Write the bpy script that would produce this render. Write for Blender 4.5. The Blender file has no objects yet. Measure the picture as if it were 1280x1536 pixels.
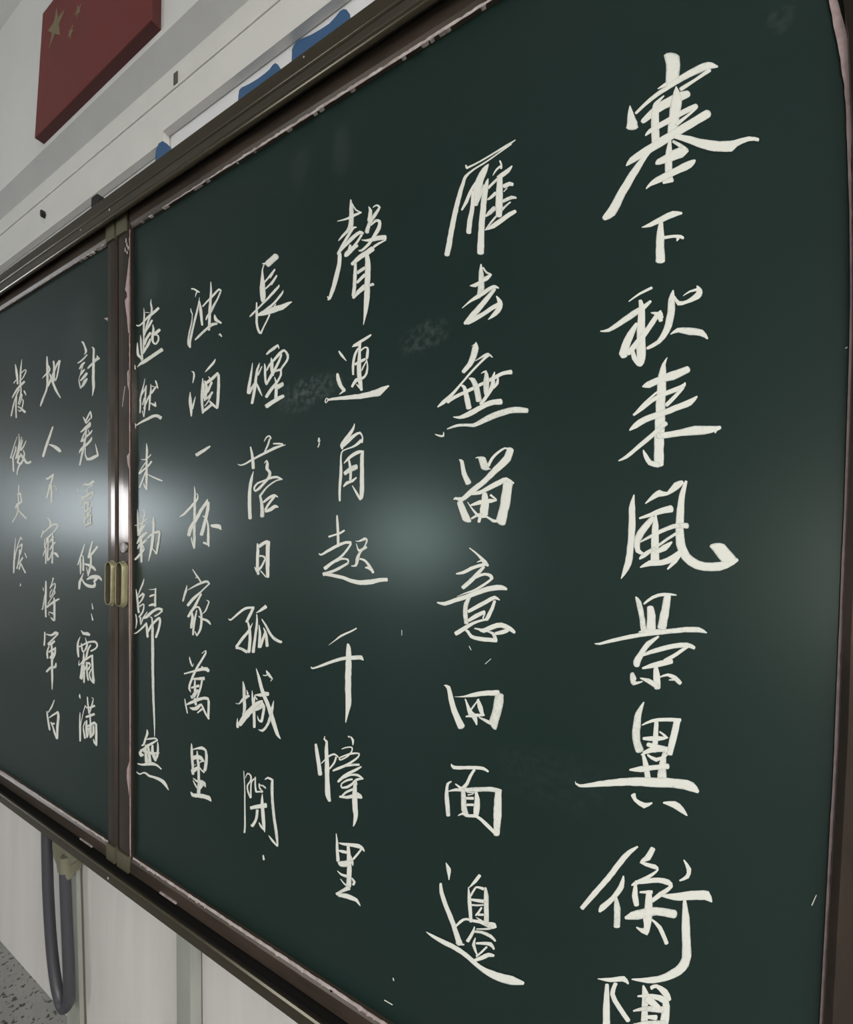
import bpy, bmesh, math, random
from mathutils import Vector, Matrix
S = bpy.context.scene
COL = S.collection
H = 1.12                      # camera height above the floor (metres)

# ------------------------------------------------------------------ camera
cam_d = bpy.data.cameras.new('camera')
cam_d.sensor_fit = 'HORIZONTAL'
cam_d.sensor_width = 36.0
cam_d.lens = 36.0 * 650.0 / 1280.0
cam_d.shift_y = 52.0 / 1280.0
cam_d.clip_start = 0.01
cam = bpy.data.objects.new('camera', cam_d)
COL.objects.link(cam)
YAW, ROLL = math.radians(28.9304), math.radians(0.7677)
cam.matrix_world = (Matrix.Translation((0, -0.455, H)) @ Matrix.Rotation(YAW, 4, 'Z')
                    @ Matrix.Rotation(math.radians(90), 4, 'X') @ Matrix.Rotation(ROLL, 4, 'Z'))
S.camera = cam

# ------------------------------------------------------------------ world, lights, exposure
W = bpy.data.worlds.new('world'); S.world = W; W.use_nodes = True
bg = W.node_tree.nodes['Background']
bg.inputs[0].default_value = (0.82, 0.9, 1.0, 1); bg.inputs[1].default_value = 3.0
def area(name, loc, direction, sx, sy, power, colour=(1, 1, 1)):
    d = bpy.data.lights.new(name, 'AREA'); d.shape = 'RECTANGLE'; d.size = sx; d.size_y = sy
    d.energy = power; d.color = colour
    o = bpy.data.objects.new(name, d); COL.objects.link(o); o.location = loc
    o.rotation_euler = Vector(direction).to_track_quat('-Z', 'Y').to_euler()
    return o
area('daylight_side_window', (-6.02, -2.55, 1.50), (1, 0, 0), 1.0, 0.74, 14, (0.92, 0.96, 1.0))
area('daylight_rear_window', (-3.80, -6.02, 1.28), (0, 1, 0), 1.15, 0.75, 30, (0.93, 1.0, 0.96))
area('daylight_rear_door', (1.93, -6.02, 0.86), (0, 1, 0), 0.36, 1.6, 9, (1.0, 0.86, 0.62))
area('fill_light_right', (2.4, -1.5, 2.58), (0, 0, -1), 0.3, 1.6, 62, (1.0, 0.985, 0.95))  # added fill for the room's general light, unseen and without a fixture
area('fill_light_far', (2.75, -3.4, 2.58), (0, 0, -1), 0.3, 1.3, 55, (1.0, 0.985, 0.95))  # second added fill light, unseen, kept out of the board's reflections
S.view_settings.view_transform = 'Standard'
S.view_settings.look = 'None'
S.view_settings.gamma = 1.0
S.view_settings.use_curve_mapping = False
S.view_settings.exposure = 0.85
S.cycles.use_denoising = True
S.cycles.max_bounces = 8

# ------------------------------------------------------------------ materials
def mat(name, colour, rough=0.6, metal=0.0, spec=0.5, noise=None, bump=None, colour2=None, streak=None, coat=0.0):
    m = bpy.data.materials.new(name); m.use_nodes = True
    nt = m.node_tree; b = nt.nodes['Principled BSDF']
    b.inputs['Base Color'].default_value = (*colour, 1)
    b.inputs['Roughness'].default_value = rough
    b.inputs['Metallic'].default_value = metal
    b.inputs['Specular IOR Level'].default_value = spec
    b.inputs['Coat Weight'].default_value = coat
    b.inputs['Coat Roughness'].default_value = 0.08
    if noise:
        tc = nt.nodes.new('ShaderNodeTexCoord'); mp = nt.nodes.new('ShaderNodeMapping')
        mp.inputs['Scale'].default_value = streak or (1, 1, 1)
        n = nt.nodes.new('ShaderNodeTexNoise'); n.inputs['Scale'].default_value = noise[0]
        n.inputs['Detail'].default_value = 5; n.inputs['Roughness'].default_value = 0.65
        r = nt.nodes.new('ShaderNodeMapRange'); r.inputs[1].default_value = noise[1]; r.inputs[2].default_value = noise[2]
        x = nt.nodes.new('ShaderNodeMix'); x.data_type = 'RGBA'
        x.inputs[6].default_value = (*colour, 1); x.inputs[7].default_value = (*(colour2 or colour), 1)
        nt.links.new(tc.outputs['Object'], mp.inputs[0]); nt.links.new(mp.outputs[0], n.inputs['Vector'])
        nt.links.new(n.outputs[0], r.inputs[0]); nt.links.new(r.outputs[0], x.inputs[0])
        nt.links.new(x.outputs[2], b.inputs['Base Color'])
    if bump:
        tc2 = nt.nodes.new('ShaderNodeTexCoord')
        n2 = nt.nodes.new('ShaderNodeTexNoise'); n2.inputs['Scale'].default_value = bump[0]; n2.inputs['Detail'].default_value = 6
        bp = nt.nodes.new('ShaderNodeBump'); bp.inputs['Strength'].default_value = bump[1]; bp.inputs['Distance'].default_value = bump[2]
        nt.links.new(tc2.outputs['Object'], n2.inputs['Vector']); nt.links.new(n2.outputs[0], bp.inputs['Height'])
        nt.links.new(bp.outputs[0], b.inputs['Normal'])
    return m

M = {}
M['wall'] = mat('painted_plaster', (0.70, 0.695, 0.685), 0.75, noise=(3.0, 0.35, 0.75), colour2=(0.65, 0.645, 0.635), bump=(60, 0.15, 0.002))
M['wall_low'] = mat('white_wall_panel', (0.67, 0.64, 0.625), 0.42, noise=(2.2, 0.35, 0.7), colour2=(0.575, 0.545, 0.53), streak=(6, 6, 0.5))
M['band'] = mat('shade_grey_band', (0.46, 0.455, 0.45), 0.8, noise=(5, 0.35, 0.75), colour2=(0.40, 0.395, 0.39))  # grey puts the shade of the down-facing slope into the colour
M['strip'] = mat('offwhite_board', (0.72, 0.705, 0.68), 0.55, noise=(4, 0.4, 0.75), colour2=(0.65, 0.635, 0.61))
M['slogan'] = mat('white_slogan_panel', (0.80, 0.79, 0.81), 0.35)
M['blue'] = mat('blue_letter_paint', (0.045, 0.115, 0.24), 0.5)
M['gap'] = mat('dark_joint', (0.10, 0.095, 0.085), 0.9)
M['post'] = mat('grey_green_batten', (0.33, 0.34, 0.31), 0.5, noise=(6, 0.4, 0.7), colour2=(0.27, 0.27, 0.235), streak=(4, 4, 0.6))
M['dark'] = mat('dark_aluminium', (0.070, 0.056, 0.034), 0.24, metal=0.5, spec=0.45, noise=(9, 0.35, 0.7), colour2=(0.052, 0.042, 0.027), streak=(0.4, 3, 3))
M['stile'] = mat('bronze_aluminium', (0.085, 0.062, 0.050), 0.13, metal=0.65, spec=0.5, noise=(12, 0.4, 0.7), colour2=(0.05, 0.042, 0.034), streak=(3, 3, 0.5))
M['sash'] = mat('brown_sash_paint', (0.085, 0.062, 0.047), 0.33, metal=0.25, spec=0.5, noise=(14, 0.4, 0.7), colour2=(0.05, 0.038, 0.030), streak=(0.5, 3, 3))
M['channel'] = mat('channel_shade_black', (0.006, 0.005, 0.004), 0.8)  # black colour stands in for the shade inside the channels
M['bracket'] = mat('olive_corner_plastic', (0.105, 0.095, 0.060), 0.5)
M['handle'] = mat('olive_brass_handle', (0.36, 0.335, 0.205), 0.35, metal=0.35, noise=(60, 0.4, 0.7), colour2=(0.25, 0.23, 0.135))
M['hollow'] = mat('handle_recess_shade', (0.06, 0.05, 0.025), 0.6)  # shade of the hollow put into the colour
M['steel'] = mat('worn_steel', (0.36, 0.33, 0.31), 0.38, metal=0.9)
M['film'] = mat('peeling_pink_film', (0.50, 0.38, 0.375), 0.5, noise=(90, 0.35, 0.7), colour2=(0.36, 0.255, 0.25))
M['filmw'] = mat('chalky_edge_film', (0.60, 0.53, 0.51), 0.45, noise=(70, 0.4, 0.65), colour2=(0.36, 0.28, 0.27))
M['red'] = mat('red_flag_board', (0.175, 0.024, 0.020), 0.42, noise=(5, 0.3, 0.8), colour2=(0.135, 0.020, 0.017))
M['redside'] = mat('dark_red_edge', (0.075, 0.010, 0.009), 0.5)
M['star'] = mat('faded_gold_star', (0.20, 0.155, 0.09), 0.5)
M['hose'] = mat('grey_corrugated_hose', (0.050, 0.050, 0.060), 0.42)
M['fitting'] = mat('olive_fitting', (0.19, 0.18, 0.125), 0.5, noise=(30, 0.4, 0.7), colour2=(0.14, 0.125, 0.08))
M['black'] = mat('black_plastic', (0.01, 0.01, 0.01), 0.5)
M['cornice'] = mat('cornice_plaster', (0.55, 0.55, 0.54), 0.8)
M['ceil'] = mat('ceiling_paint', (0.42, 0.42, 0.42), 0.9)

def chalk_mat():
    # chalk lies on the enamel: full in the middle of a stroke, broken grain towards its edges
    m = mat('chalk', (0.86, 0.85, 0.785), 0.9, spec=0.1)
    nt = m.node_tree; b = nt.nodes['Principled BSDF']
    at = nt.nodes.new('ShaderNodeAttribute'); at.attribute_name = 'coverage'
    geo = nt.nodes.new('ShaderNodeNewGeometry')
    n = nt.nodes.new('ShaderNodeTexNoise'); n.inputs['Scale'].default_value = 420; n.inputs['Detail'].default_value = 4; n.inputs['Roughness'].default_value = 0.7
    nt.links.new(geo.outputs['Position'], n.inputs['Vector'])
    n2 = nt.nodes.new('ShaderNodeTexNoise'); n2.inputs['Scale'].default_value = 130; n2.inputs['Detail'].default_value = 2
    nt.links.new(geo.outputs['Position'], n2.inputs['Vector'])
    # coverage + (grain - 0.5) * 0.9
    a = nt.nodes.new('ShaderNodeMath'); a.operation = 'MULTIPLY_ADD'; a.inputs[1].default_value = 0.9
    nt.links.new(n.outputs[0], a.inputs[0]); nt.links.new(at.outputs['Fac'], a.inputs[2])
    c = nt.nodes.new('ShaderNodeMath'); c.operation = 'MULTIPLY_ADD'; c.inputs[1].default_value = 0.45
    nt.links.new(n2.outputs[0], c.inputs[0]); nt.links.new(a.outputs[0], c.inputs[2])
    r = nt.nodes.new('ShaderNodeMapRange'); r.inputs[1].default_value = 0.72; r.inputs[2].default_value = 1.42
    nt.links.new(c.outputs[0], r.inputs[0])
    x = nt.nodes.new('ShaderNodeMix'); x.data_type = 'RGBA'
    x.inputs[6].default_value = (0.30, 0.34, 0.32, 1); x.inputs[7].default_value = (0.81, 0.805, 0.745, 1)
    nt.links.new(r.outputs[0], x.inputs[0]); nt.links.new(x.outputs[2], b.inputs['Base Color'])
    return m
M['chalk'] = chalk_mat()

def floor_mat():
    m = mat('terrazzo', (0.30, 0.30, 0.285), 0.55, noise=(14, 0.3, 0.7), colour2=(0.235, 0.235, 0.225), bump=(150, 0.3, 0.003))
    nt = m.node_tree; b = nt.nodes['Principled BSDF']
    src = b.inputs['Base Color'].links[0].from_socket
    tc = nt.nodes.new('ShaderNodeTexCoord')
    n = nt.nodes.new('ShaderNodeTexNoise'); n.inputs['Scale'].default_value = 85; n.inputs['Detail'].default_value = 2
    n.inputs['Distortion'].default_value = 0.0
    r = nt.nodes.new('ShaderNodeMapRange'); r.inputs[1].default_value = 0.585; r.inputs[2].default_value = 0.625
    x = nt.nodes.new('ShaderNodeMix'); x.data_type = 'RGBA'; x.inputs[7].default_value = (0.055, 0.05, 0.045, 1)
    nt.links.new(tc.outputs['Object'], n.inputs['Vector']); nt.links.new(n.outputs[0], r.inputs[0])
    nt.links.new(r.outputs[0], x.inputs[0]); nt.links.new(src, x.inputs[6]); nt.links.new(x.outputs[2], b.inputs['Base Color'])
    return m
M['floor'] = floor_mat()

def board_mat():
    # dark green enamel with chalk haze and half-wiped patches (wear with shapes of their own)
    m = mat('green_enamel', (0.0078, 0.0200, 0.0168), 0.29, spec=0.42, noise=(2.4, 0.3, 0.75), colour2=(0.0100, 0.0240, 0.0212), bump=(900, 0.04, 0.0004))
    nt = m.node_tree; b = nt.nodes['Principled BSDF']
    b.inputs['Specular Tint'].default_value = (0.84, 1.0, 0.97, 1)
    geo = nt.nodes.new('ShaderNodeNewGeometry')
    last = b.inputs['Base Color'].links[0].from_socket
    grain = nt.nodes.new('ShaderNodeTexNoise'); grain.inputs['Scale'].default_value = 120; grain.inputs['Detail'].default_value = 4
    nt.links.new(geo.outputs['Position'], grain.inputs['Vector'])
    g2 = nt.nodes.new('ShaderNodeMapRange'); g2.inputs[1].default_value = 0.42; g2.inputs[2].default_value = 0.68
    nt.links.new(grain.outputs[0], g2.inputs[0])
    big = nt.nodes.new('ShaderNodeTexNoise'); big.inputs['Scale'].default_value = 18; big.inputs['Detail'].default_value = 2
    nt.links.new(geo.outputs['Position'], big.inputs['Vector'])
    # centre x, z (rel), radii, strength, grainy?
    P = [(-0.440, 0.222, 0.062, 0.020, 0.060, 1), (-0.255, 0.252, 0.034, 0.022, 0.040, 1), (-0.470, 0.205, 0.04, 0.016, 0.04, 1),
         (-0.845, 0.490, 0.034, 0.060, 0.028, 0), (-1.115, 0.450, 0.085, 0.090, 0.026, 0), (-0.392, 0.540, 0.020, 0.040, 0.018, 0),
         (-0.468, 0.545, 0.020, 0.036, 0.014, 0), (0.078, 0.442, 0.010, 0.012, 0.030, 1), (-0.775, 0.47, 0.05, 0.05, 0.010, 0),
         (-0.10, -0.24, 0.06, 0.03, 0.010, 1)]
    for (cx, cz, rx, rz, st, gr) in P:
        mp = nt.nodes.new('ShaderNodeMapping'); mp.vector_type = 'TEXTURE'
        mp.inputs['Location'].default_value = (cx, 0, cz + H); mp.inputs['Scale'].default_value = (rx, 1, rz)
        nt.links.new(geo.outputs['Position'], mp.inputs[0])
        ln = nt.nodes.new('ShaderNodeVectorMath'); ln.operation = 'LENGTH'; nt.links.new(mp.outputs[0], ln.inputs[0])
        wob = nt.nodes.new('ShaderNodeMath'); wob.operation = 'MULTIPLY_ADD'; wob.inputs[1].default_value = 1.1
        nt.links.new(big.outputs[0], wob.inputs[0]); nt.links.new(ln.outputs['Value'], wob.inputs[2])
        r = nt.nodes.new('ShaderNodeMapRange'); r.interpolation_type = 'SMOOTHSTEP'
        r.inputs[1].default_value = 1.75; r.inputs[2].default_value = 1.15 if gr else 0.75
        r.inputs[3].default_value = 0; r.inputs[4].default_value = st * (1.4 if gr else 1.0)
        nt.links.new(wob.outputs[0], r.inputs[0])
        f = r.outputs[0]
        if gr:
            mu = nt.nodes.new('ShaderNodeMath'); mu.operation = 'MULTIPLY'
            nt.links.new(f, mu.inputs[0]); nt.links.new(g2.outputs[0], mu.inputs[1]); f = mu.outputs[0]
        x = nt.nodes.new('ShaderNodeMix'); x.data_type = 'RGBA'; x.inputs[7].default_value = (0.60, 0.66, 0.66, 1)
        nt.links.new(f, x.inputs[0]); nt.links.new(last, x.inputs[6]); last = x.outputs[2]
    nt.links.new(last, b.inputs['Base Color'])
    return m
M['board'] = board_mat()

# ------------------------------------------------------------------ helpers
def link(name, bm, material, parent=None, smooth=False):
    bmesh.ops.recalc_face_normals(bm, faces=bm.faces[:])
    me = bpy.data.meshes.new(name); bm.to_mesh(me); bm.free()
    for p in me.polygons: p.use_smooth = smooth
    me.materials.append(M[material] if isinstance(material, str) else material)
    o = bpy.data.objects.new(name, me); COL.objects.link(o)
    if parent: o.parent = parent; o.matrix_parent_inverse = parent.matrix_world.inverted()
    return o
def thing(name, label, cat, loc=(0, 0, 0), group=None):
    o = bpy.data.objects.new(name, None); COL.objects.link(o); o.location = loc; o.empty_display_size = 0.05
    o.matrix_world = Matrix.Translation(loc)
    o['label'] = label; o['category'] = cat
    if group: o['group'] = group
    return o
def struct(o): o['kind'] = 'structure'; return o
def box(bm, x0, x1, y0, y1, z0, z1, bev=0.0):
    """box; z values relative to the eye line"""
    r = bmesh.ops.create_cube(bm, size=1.0)
    vs = r['verts']
    bmesh.ops.scale(bm, vec=(x1 - x0, y1 - y0, z1 - z0), verts=vs)
    bmesh.ops.translate(bm, vec=((x0 + x1) / 2, (y0 + y1) / 2, (z0 + z1) / 2 + H), verts=vs)
    if bev > 0:
        es = list({e for v in vs for e in v.link_edges})
        bmesh.ops.bevel(bm, geom=es, offset=bev, segments=2, affect='EDGES', profile=0.5)
def B(*a, bev=0.0):
    bm = bmesh.new(); box(bm, *a, bev=bev); return bm
def prism_xz(pts, y0, y1, bm=None, bev=0.0):
    """closed outline in the wall plane, extruded in depth"""
    bm = bm or bmesh.new()
    a = [bm.verts.new((x, y0, z + H)) for x, z in pts]; b = [bm.verts.new((x, y1, z + H)) for x, z in pts]
    n = len(pts)
    fa = bm.faces.new(a); bm.faces.new(b[::-1])
    for i in range(n): bm.faces.new((a[i], b[i], b[(i + 1) % n], a[(i + 1) % n]))
    return bm
def profile_x(pts, x0, x1, bm=None):
    """closed YZ section swept along the wall"""
    bm = bm or bmesh.new()
    a = [bm.verts.new((x0, y, z + H)) for y, z in pts]; b = [bm.verts.new((x1, y, z + H)) for y, z in pts]
    n = len(pts); bm.faces.new(a); bm.faces.new(b[::-1])
    for i in range(n): bm.faces.new((a[i], b[i], b[(i + 1) % n], a[(i + 1) % n]))
    return bm
def strip_xz(inner, outer, y, rag=0.0, seed=1, thick=0.0005):
    """ragged thin film between two edge polylines"""
    rnd = random.Random(seed); bm = bmesh.new()
    def dens(p):
        q = []
        for (x0, z0), (x1, z1) in zip(p, p[1:]):
            n = max(1, int(math.hypot(x1 - x0, z1 - z0) / 0.006))
            q += [(x0 + (x1 - x0) * i / n, z0 + (z1 - z0) * i / n) for i in range(n)]
        return q + [p[-1]]
    A = dens(inner); n = len(A)
    # resample the outer edge to the same count
    L = [0]
    for p, q in zip(outer, outer[1:]): L.append(L[-1] + math.hypot(q[0] - p[0], q[1] - p[1]))
    def at(s):
        s *= L[-1]
        for i in range(len(L) - 1):
            if s <= L[i + 1] + 1e-12:
                t = (s - L[i]) / max(1e-9, L[i + 1] - L[i])
                return (outer[i][0] + (outer[i + 1][0] - outer[i][0]) * t, outer[i][1] + (outer[i + 1][1] - outer[i][1]) * t)
        return outer[-1]
    prev = None
    for i, (x, z) in enumerate(A):
        ox, oz = at(i / (n - 1)); f = 1 + rnd.uniform(-rag, rag); g = rnd.uniform(-rag, rag) * 0.35
        dx, dz = ox - x, oz - z
        v = [bm.verts.new((x - dx * g, y, z - dz * g + H)), bm.verts.new((x + dx * f, y, z + dz * f + H))]
        if prev: bm.faces.new((prev[0], prev[1], v[1], v[0]))
        prev = v
    ex = bmesh.ops.extrude_face_region(bm, geom=bm.faces[:])
    bmesh.ops.translate(bm, vec=(0, -thick, 0), verts=[e for e in ex['geom'] if isinstance(e, bmesh.types.BMVert)])
    return bm

# ------------------------------------------------------------------ room shell
WY = 0.05           # wall surface
X0, X1, Y0 = -6.0, 3.2, -6.0
ZF, ZC = -H, 1.56
def slab(name, m, *a): return struct(link(name, B(*a), m))
slab('floor', 'floor', X0, X1, Y0, WY + 0.1, ZF - 0.1, ZF)
slab('ceiling', 'ceil', X0, X1, Y0, WY + 0.1, ZC, ZC + 0.1)
# front wall: lower panelled face, upper plaster face
slab('wall_front', 'wall', X0, X1, WY + 0.004, WY + 0.15, ZF, ZC)
slab('wall_right', 'wall', X1, X1 + 0.1, Y0, WY + 0.15, ZF, ZC)
# left wall and rear wall with one window opening each
bm = bmesh.new()
for a in ((X0 - .1, X0, Y0, -3.05, ZF, ZC), (X0 - .1, X0, -2.05, WY + .15, ZF, ZC), (X0 - .1, X0, -3.05, -2.05, ZF, .01), (X0 - .1, X0, -3.05, -2.05, .75, ZC)): box(bm, *a)
struct(link('wall_left', bm, 'wall'))
bm = bmesh.new()
for a in ((X0 - .1, -4.40, Y0 - .1, Y0, ZF, ZC), (-3.20, 1.74, Y0 - .1, Y0, ZF, ZC), (2.12, X1 + .1, Y0 - .1, Y0, ZF, ZC), (1.74, 2.12, Y0 - .1, Y0, .56, ZC), (-4.40, -3.20, Y0 - .1, Y0, ZF, -.22), (-4.40, -3.20, Y0 - .1, Y0, .54, ZC)): box(bm, *a)
struct(link('wall_rear', bm, 'wall'))

# lower wall boards between the battens (built board by board)
joints = [-2.62, -2.13, -1.66, -1.1665, -0.7255, -0.27, 0.20, 0.67, 1.14, 1.61]
slab('wall_front_lining', 'gap', joints[0], joints[-1], WY, WY + 0.004, ZF, -0.60)
lin = bpy.data.objects['wall_front_lining']; lin.name = 'trim_10'
for i in range(len(joints) - 1):
    o = link('wall_panel', B(joints[i] + 0.003, joints[i + 1] - 0.003, 0.036, WY, ZF, -0.60, bev=0.0015), 'wall_low', lin)
# vertical battens over the joints
def batten(name, xa, xb, xa2, xb2, y0, lean=True):
    pts = [(xa, -0.60), (xb, -0.60), (xb2, ZF), (xa2, ZF)]
    return struct(link(name, prism_xz(pts, y0, 0.0365), 'post'))
batten('trim_1', -1.212, -1.172, -1.192, -1.128, 0.024)
batten('trim_2', -0.766, -0.726, -0.750, -0.709, 0.014)
batten('trim_3', -1.69, -1.65, -1.68, -1.63, 0.024)
batten('trim_4', -0.29, -0.25, -0.28, -0.24, 0.014)
# dark recessed line on the right of each batten
struct(link('trim_5', prism_xz([(-1.1722, -0.60), (-1.1712, -0.60), (-1.1272, ZF), (-1.1282, ZF)], 0.032, 0.0362), 'gap'))
struct(link('trim_6', prism_xz([(-0.7262, -0.60), (-0.7252, -0.60), (-0.7082, ZF), (-0.7092, ZF)], 0.0345, 0.0362), 'gap'))

# upper wall: forward face, sloping grey band, three boards, slogan panel
struct(link('wall_front_upper', profile_x([(WY + 0.01, 0.950), (0.012, 0.956), (0.012, ZC), (WY + 0.01, ZC)], X0, X1), 'wall'))
bpy.data.objects['wall_front_upper'].name = 'wall_front.001'
struct(link('trim_7', profile_x([(0.012, 0.956), (0.034, 0.905), (WY + 0.006, 0.905), (WY + 0.006, 0.956)], X0, X1), 'band'))  # sloping underside, its shade deepened by a greyer colour
t = thing('wall_cladding', 'row of long off-white boards with thin dark seams along the wall above the chalkboard', 'cladding', (-0.8, 0.04, H + 0.85))
link('backing', B(-2.9, 1.8, 0.0388, WY + 0.005, 0.820, 0.906), 'gap', t)
link('board', B(-2.9, 1.8, 0.030, 0.0388, 0.8695, 0.9120, bev=0.0016), 'strip', t)
# the middle board has a small rectangular slot cut out: built from pieces around it
link('board', B(-2.9, 1.8, 0.031, 0.0388, 0.8310, 0.8678, bev=0.0016), 'strip', t)
# lower board: deeper on the left of the notch than on the right
pts = [(-2.9, 0.8292), (1.8, 0.8292), (1.8, 0.790), (-0.861, 0.796), (-0.858, 0.775), (-2.9, 0.770)]
link('board', prism_xz(pts, 0.026, 0.0388), 'strip', t)
link('slot_cover', B(-0.832, -0.820, 0.0285, 0.0305, 0.873, 0.8945), 'gap', t)
link('hook', prism_xz([(-1.374, 0.824), (-1.367, 0.824), (-1.362, 0.812), (-1.368, 0.806), (-1.374, 0.812)], 0.018, 0.027), 'black', t)
# slogan panel standing behind the frame with cut blue figures
t = thing('slogan_panel', 'glossy white panel with the tops of blue rounded letters showing over the dark top rail', 'sign', (-0.3, 0.045, H + 0.7))
link('panel', B(-0.8570, 1.5, 0.0402, 0.0480, 0.681, 0.816), 'slogan', t)
link('panel', B(-2.9, -0.8575, 0.0402, 0.0480, 0.681, 0.816), 'slogan', t)
BL = [[(-0.918, 0.66), (-0.920, 0.787), (-0.918, 0.800), (-0.909, 0.809), (-0.895, 0.808), (-0.880, 0.796), (-0.862, 0.770), (-0.85, 0.66)],
      [(-0.668, 0.66), (-0.6655, 0.785), (-0.6635, 0.7945), (-0.658, 0.7965), (-0.648, 0.7945), (-0.637, 0.7925), (-0.617, 0.7905), (-0.599, 0.7905), (-0.588, 0.7915), (-0.580, 0.795), (-0.574, 0.795), (-0.568, 0.7895), (-0.562, 0.780), (-0.560, 0.66)],
      [(-0.538, 0.66), (-0.536, 0.786), (-0.536, 0.7965), (-0.532, 0.8015), (-0.5245, 0.804), (-0.514, 0.8025), (-0.496, 0.7975), (-0.4765, 0.795), (-0.458, 0.7935), (-0.446, 0.7965), (-0.437, 0.800), (-0.4305, 0.7995), (-0.424, 0.795), (-0.418, 0.785), (-0.41, 0.66)]]
for i, p in enumerate(BL):
    y = 0.0185 if i == 0 else 0.0392
    k = (0.455 + y) / (0.455 + 0.045)          # outline measured 45 mm behind the board plane
    link('blue_letter', prism_xz([(x * k, max(z * k, 0.6815)) for x, z in p], y, 0.0404 if i else 0.0255), 'blue', t)

# cornice under the ceiling
struct(link('trim_8', profile_x([(0.012, 1.405), (-0.003, 1.415), (-0.012, 1.44), (-0.030, 1.455), (-0.030, ZC), (0.012, ZC)], X0, X1), 'cornice'))
# window frames
for nm, ax in (('window_1', 0), ('window_2', 1)):
    bm = bmesh.new()
    if ax == 0:
        a0, a1, z0, z1 = -3.05, -2.05, .01, .75
        for q in ((a0, a0 + .04, z0, z1), (a1 - .04, a1, z0, z1), (a0, a1, z0, z0 + .04), (a0, a1, z1 - .04, z1)):
            box(bm, X0 - .08, X0 - .03 + .04, q[0], q[1], q[2], q[3])
    else:
        a0, a1, z0, z1 = -4.40, -3.20, -.22, .54
        for q in ((a0, a0 + .04, z0, z1), (a1 - .04, a1, z0, z1), (a0, a1, z0, z0 + .04), (a0, a1, z1 - .04, z1)):
            box(bm, q[0], q[1], Y0 - .08, Y0 + .01, q[2], q[3])
    struct(link(nm, bm, 'strip'))
bm = bmesh.new()
for q in ((1.74, 1.78, ZF, .56), (2.08, 2.12, ZF, .56), (1.74, 2.12, .52, .56)): box(bm, q[0], q[1], Y0 - .08, Y0 + .01, q[2], q[3])
struct(link('door_1', bm, 'strip'))

# ------------------------------------------------------------------ red flag board
t = thing('flag_board', 'thick red board painted as a flag with faded gold stars on the upper wall', 'flag', (-1.12, 0.012, H + 1.15))
FY = -0.006     # front face
kf = (0.455 + FY) / 0.455
FX0, FX1, FZ0, FZ1 = -1.356 * kf, -0.857 * kf, 0.981 * kf, 1.263 * kf
sh = 0.050 / 0.285 * 0.72                     # left edge skewed to follow wide-angle lens distortion
def fp(u, v):                                 # u 0..1 across, v 0..1 up
    return (FX0 + (FX1 - FX0) * u + sh * (FZ1 - FZ0) * v * (1 - u), FZ0 + (FZ1 - FZ0) * v)
outl = [fp(0, 0), fp(1, 0), fp(1, 1), fp(0, 1)]
bm = prism_xz(outl, FY + 0.002, 0.012)
link('edge_band', bm, 'redside', t)
link('face', prism_xz(outl, FY, FY + 0.0022), 'red', t)
def star(cu, cv, r, rot):
    pts = []
    for k in range(10):
        a = rot + math.pi / 2 + k * math.pi / 5; rr = r if k % 2 == 0 else r * 0.382
        pts.append(fp(cu + rr * math.cos(a) / 1.5, cv + rr * math.sin(a)))
    o = link('star', prism_xz(pts, FY - 0.0008, FY + 0.0005), 'star', t)
star(5 / 30, 15 / 20, 3 / 20, 0)
for cx, cy in ((10, 2), (12, 4), (12, 7), (10, 9)):
    star(cx / 30, 1 - cy / 20, 1 / 20, math.atan2(5 - cy, cx - 5) * -1 + math.pi / 2 * 0)

# ------------------------------------------------------------------ outer frame of the chalkboard
FX_L, FX_R = -2.06, 0.19
fr = thing('chalkboard_frame', 'long dark bronze aluminium frame with top and bottom rails around the sliding boards', 'frame', (-0.9, 0.02, H))
def arc(cy, cz, r, a0, a1, n):
    return [(cy - r * math.cos(math.radians(a0 + (a1 - a0) * k / n)), cz + r * math.sin(math.radians(a0 + (a1 - a0) * k / n))) for k in range(n + 1)]
TOP = [(0.0375, 0.680), (-0.016, 0.680), (-0.0195, 0.6775), (-0.0200, 0.6565)] + arc(-0.0188, 0.6538, 0.0020, 70, -70, 7) \
    + [(-0.0200, 0.6505)] + arc(-0.0178, 0.6305, 0.0070, 50, -75, 10) + [(-0.0175, 0.6255), (-0.0175, 0.655), (0.0375, 0.655)]
link('top_rail', profile_x(TOP, FX_L, FX_R), 'dark', fr, smooth=False)
link('channel_shade', B(FX_L, FX_R, -0.0174, 0.0375, 0.6500, 0.655), 'channel', fr)  # black pieces that paint in the shade under the ridge
link('channel_shade', B(FX_L, FX_R, -0.0174, -0.0155, 0.6265, 0.6500), 'channel', fr)
BOT = [(0.0375, -0.655), (-0.026, -0.655), (-0.030, -0.651), (-0.0305, -0.640), (-0.0305, -0.6185), (-0.0290, -0.6160), (-0.0265, -0.6160), (-0.0250, -0.6185),
       (-0.0250, -0.648), (0.0375, -0.648)]
BOT = [(y, z + 0.0155 if z < -0.63 else z) for y, z in BOT]
link('bottom_rail', profile_x(BOT, FX_L, FX_R), 'dark', fr)
link('channel_shade', B(FX_L, FX_R, -0.025, 0.0375, -0.6325, -0.629), 'channel', fr)  # black pieces that paint in the shade of the trough
link('channel_shade', B(FX_L, FX_R, -0.0249, -0.0225, -0.629, -0.6175), 'channel', fr)
link('side_post', B(FX_R - 0.028, FX_R, -0.030, 0.0375, -0.6395, 0.680, bev=0.003), 'dark', fr)
link('side_post', B(FX_L, FX_L + 0.028, -0.030, 0.0375, -0.6395, 0.680, bev=0.003), 'dark', fr)
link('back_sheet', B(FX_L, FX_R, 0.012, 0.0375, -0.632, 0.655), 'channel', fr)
link('clip', B(-1.042, -1.018, -0.014, 0.004, 0.680, 0.7075, bev=0.001), 'black', fr)
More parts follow.
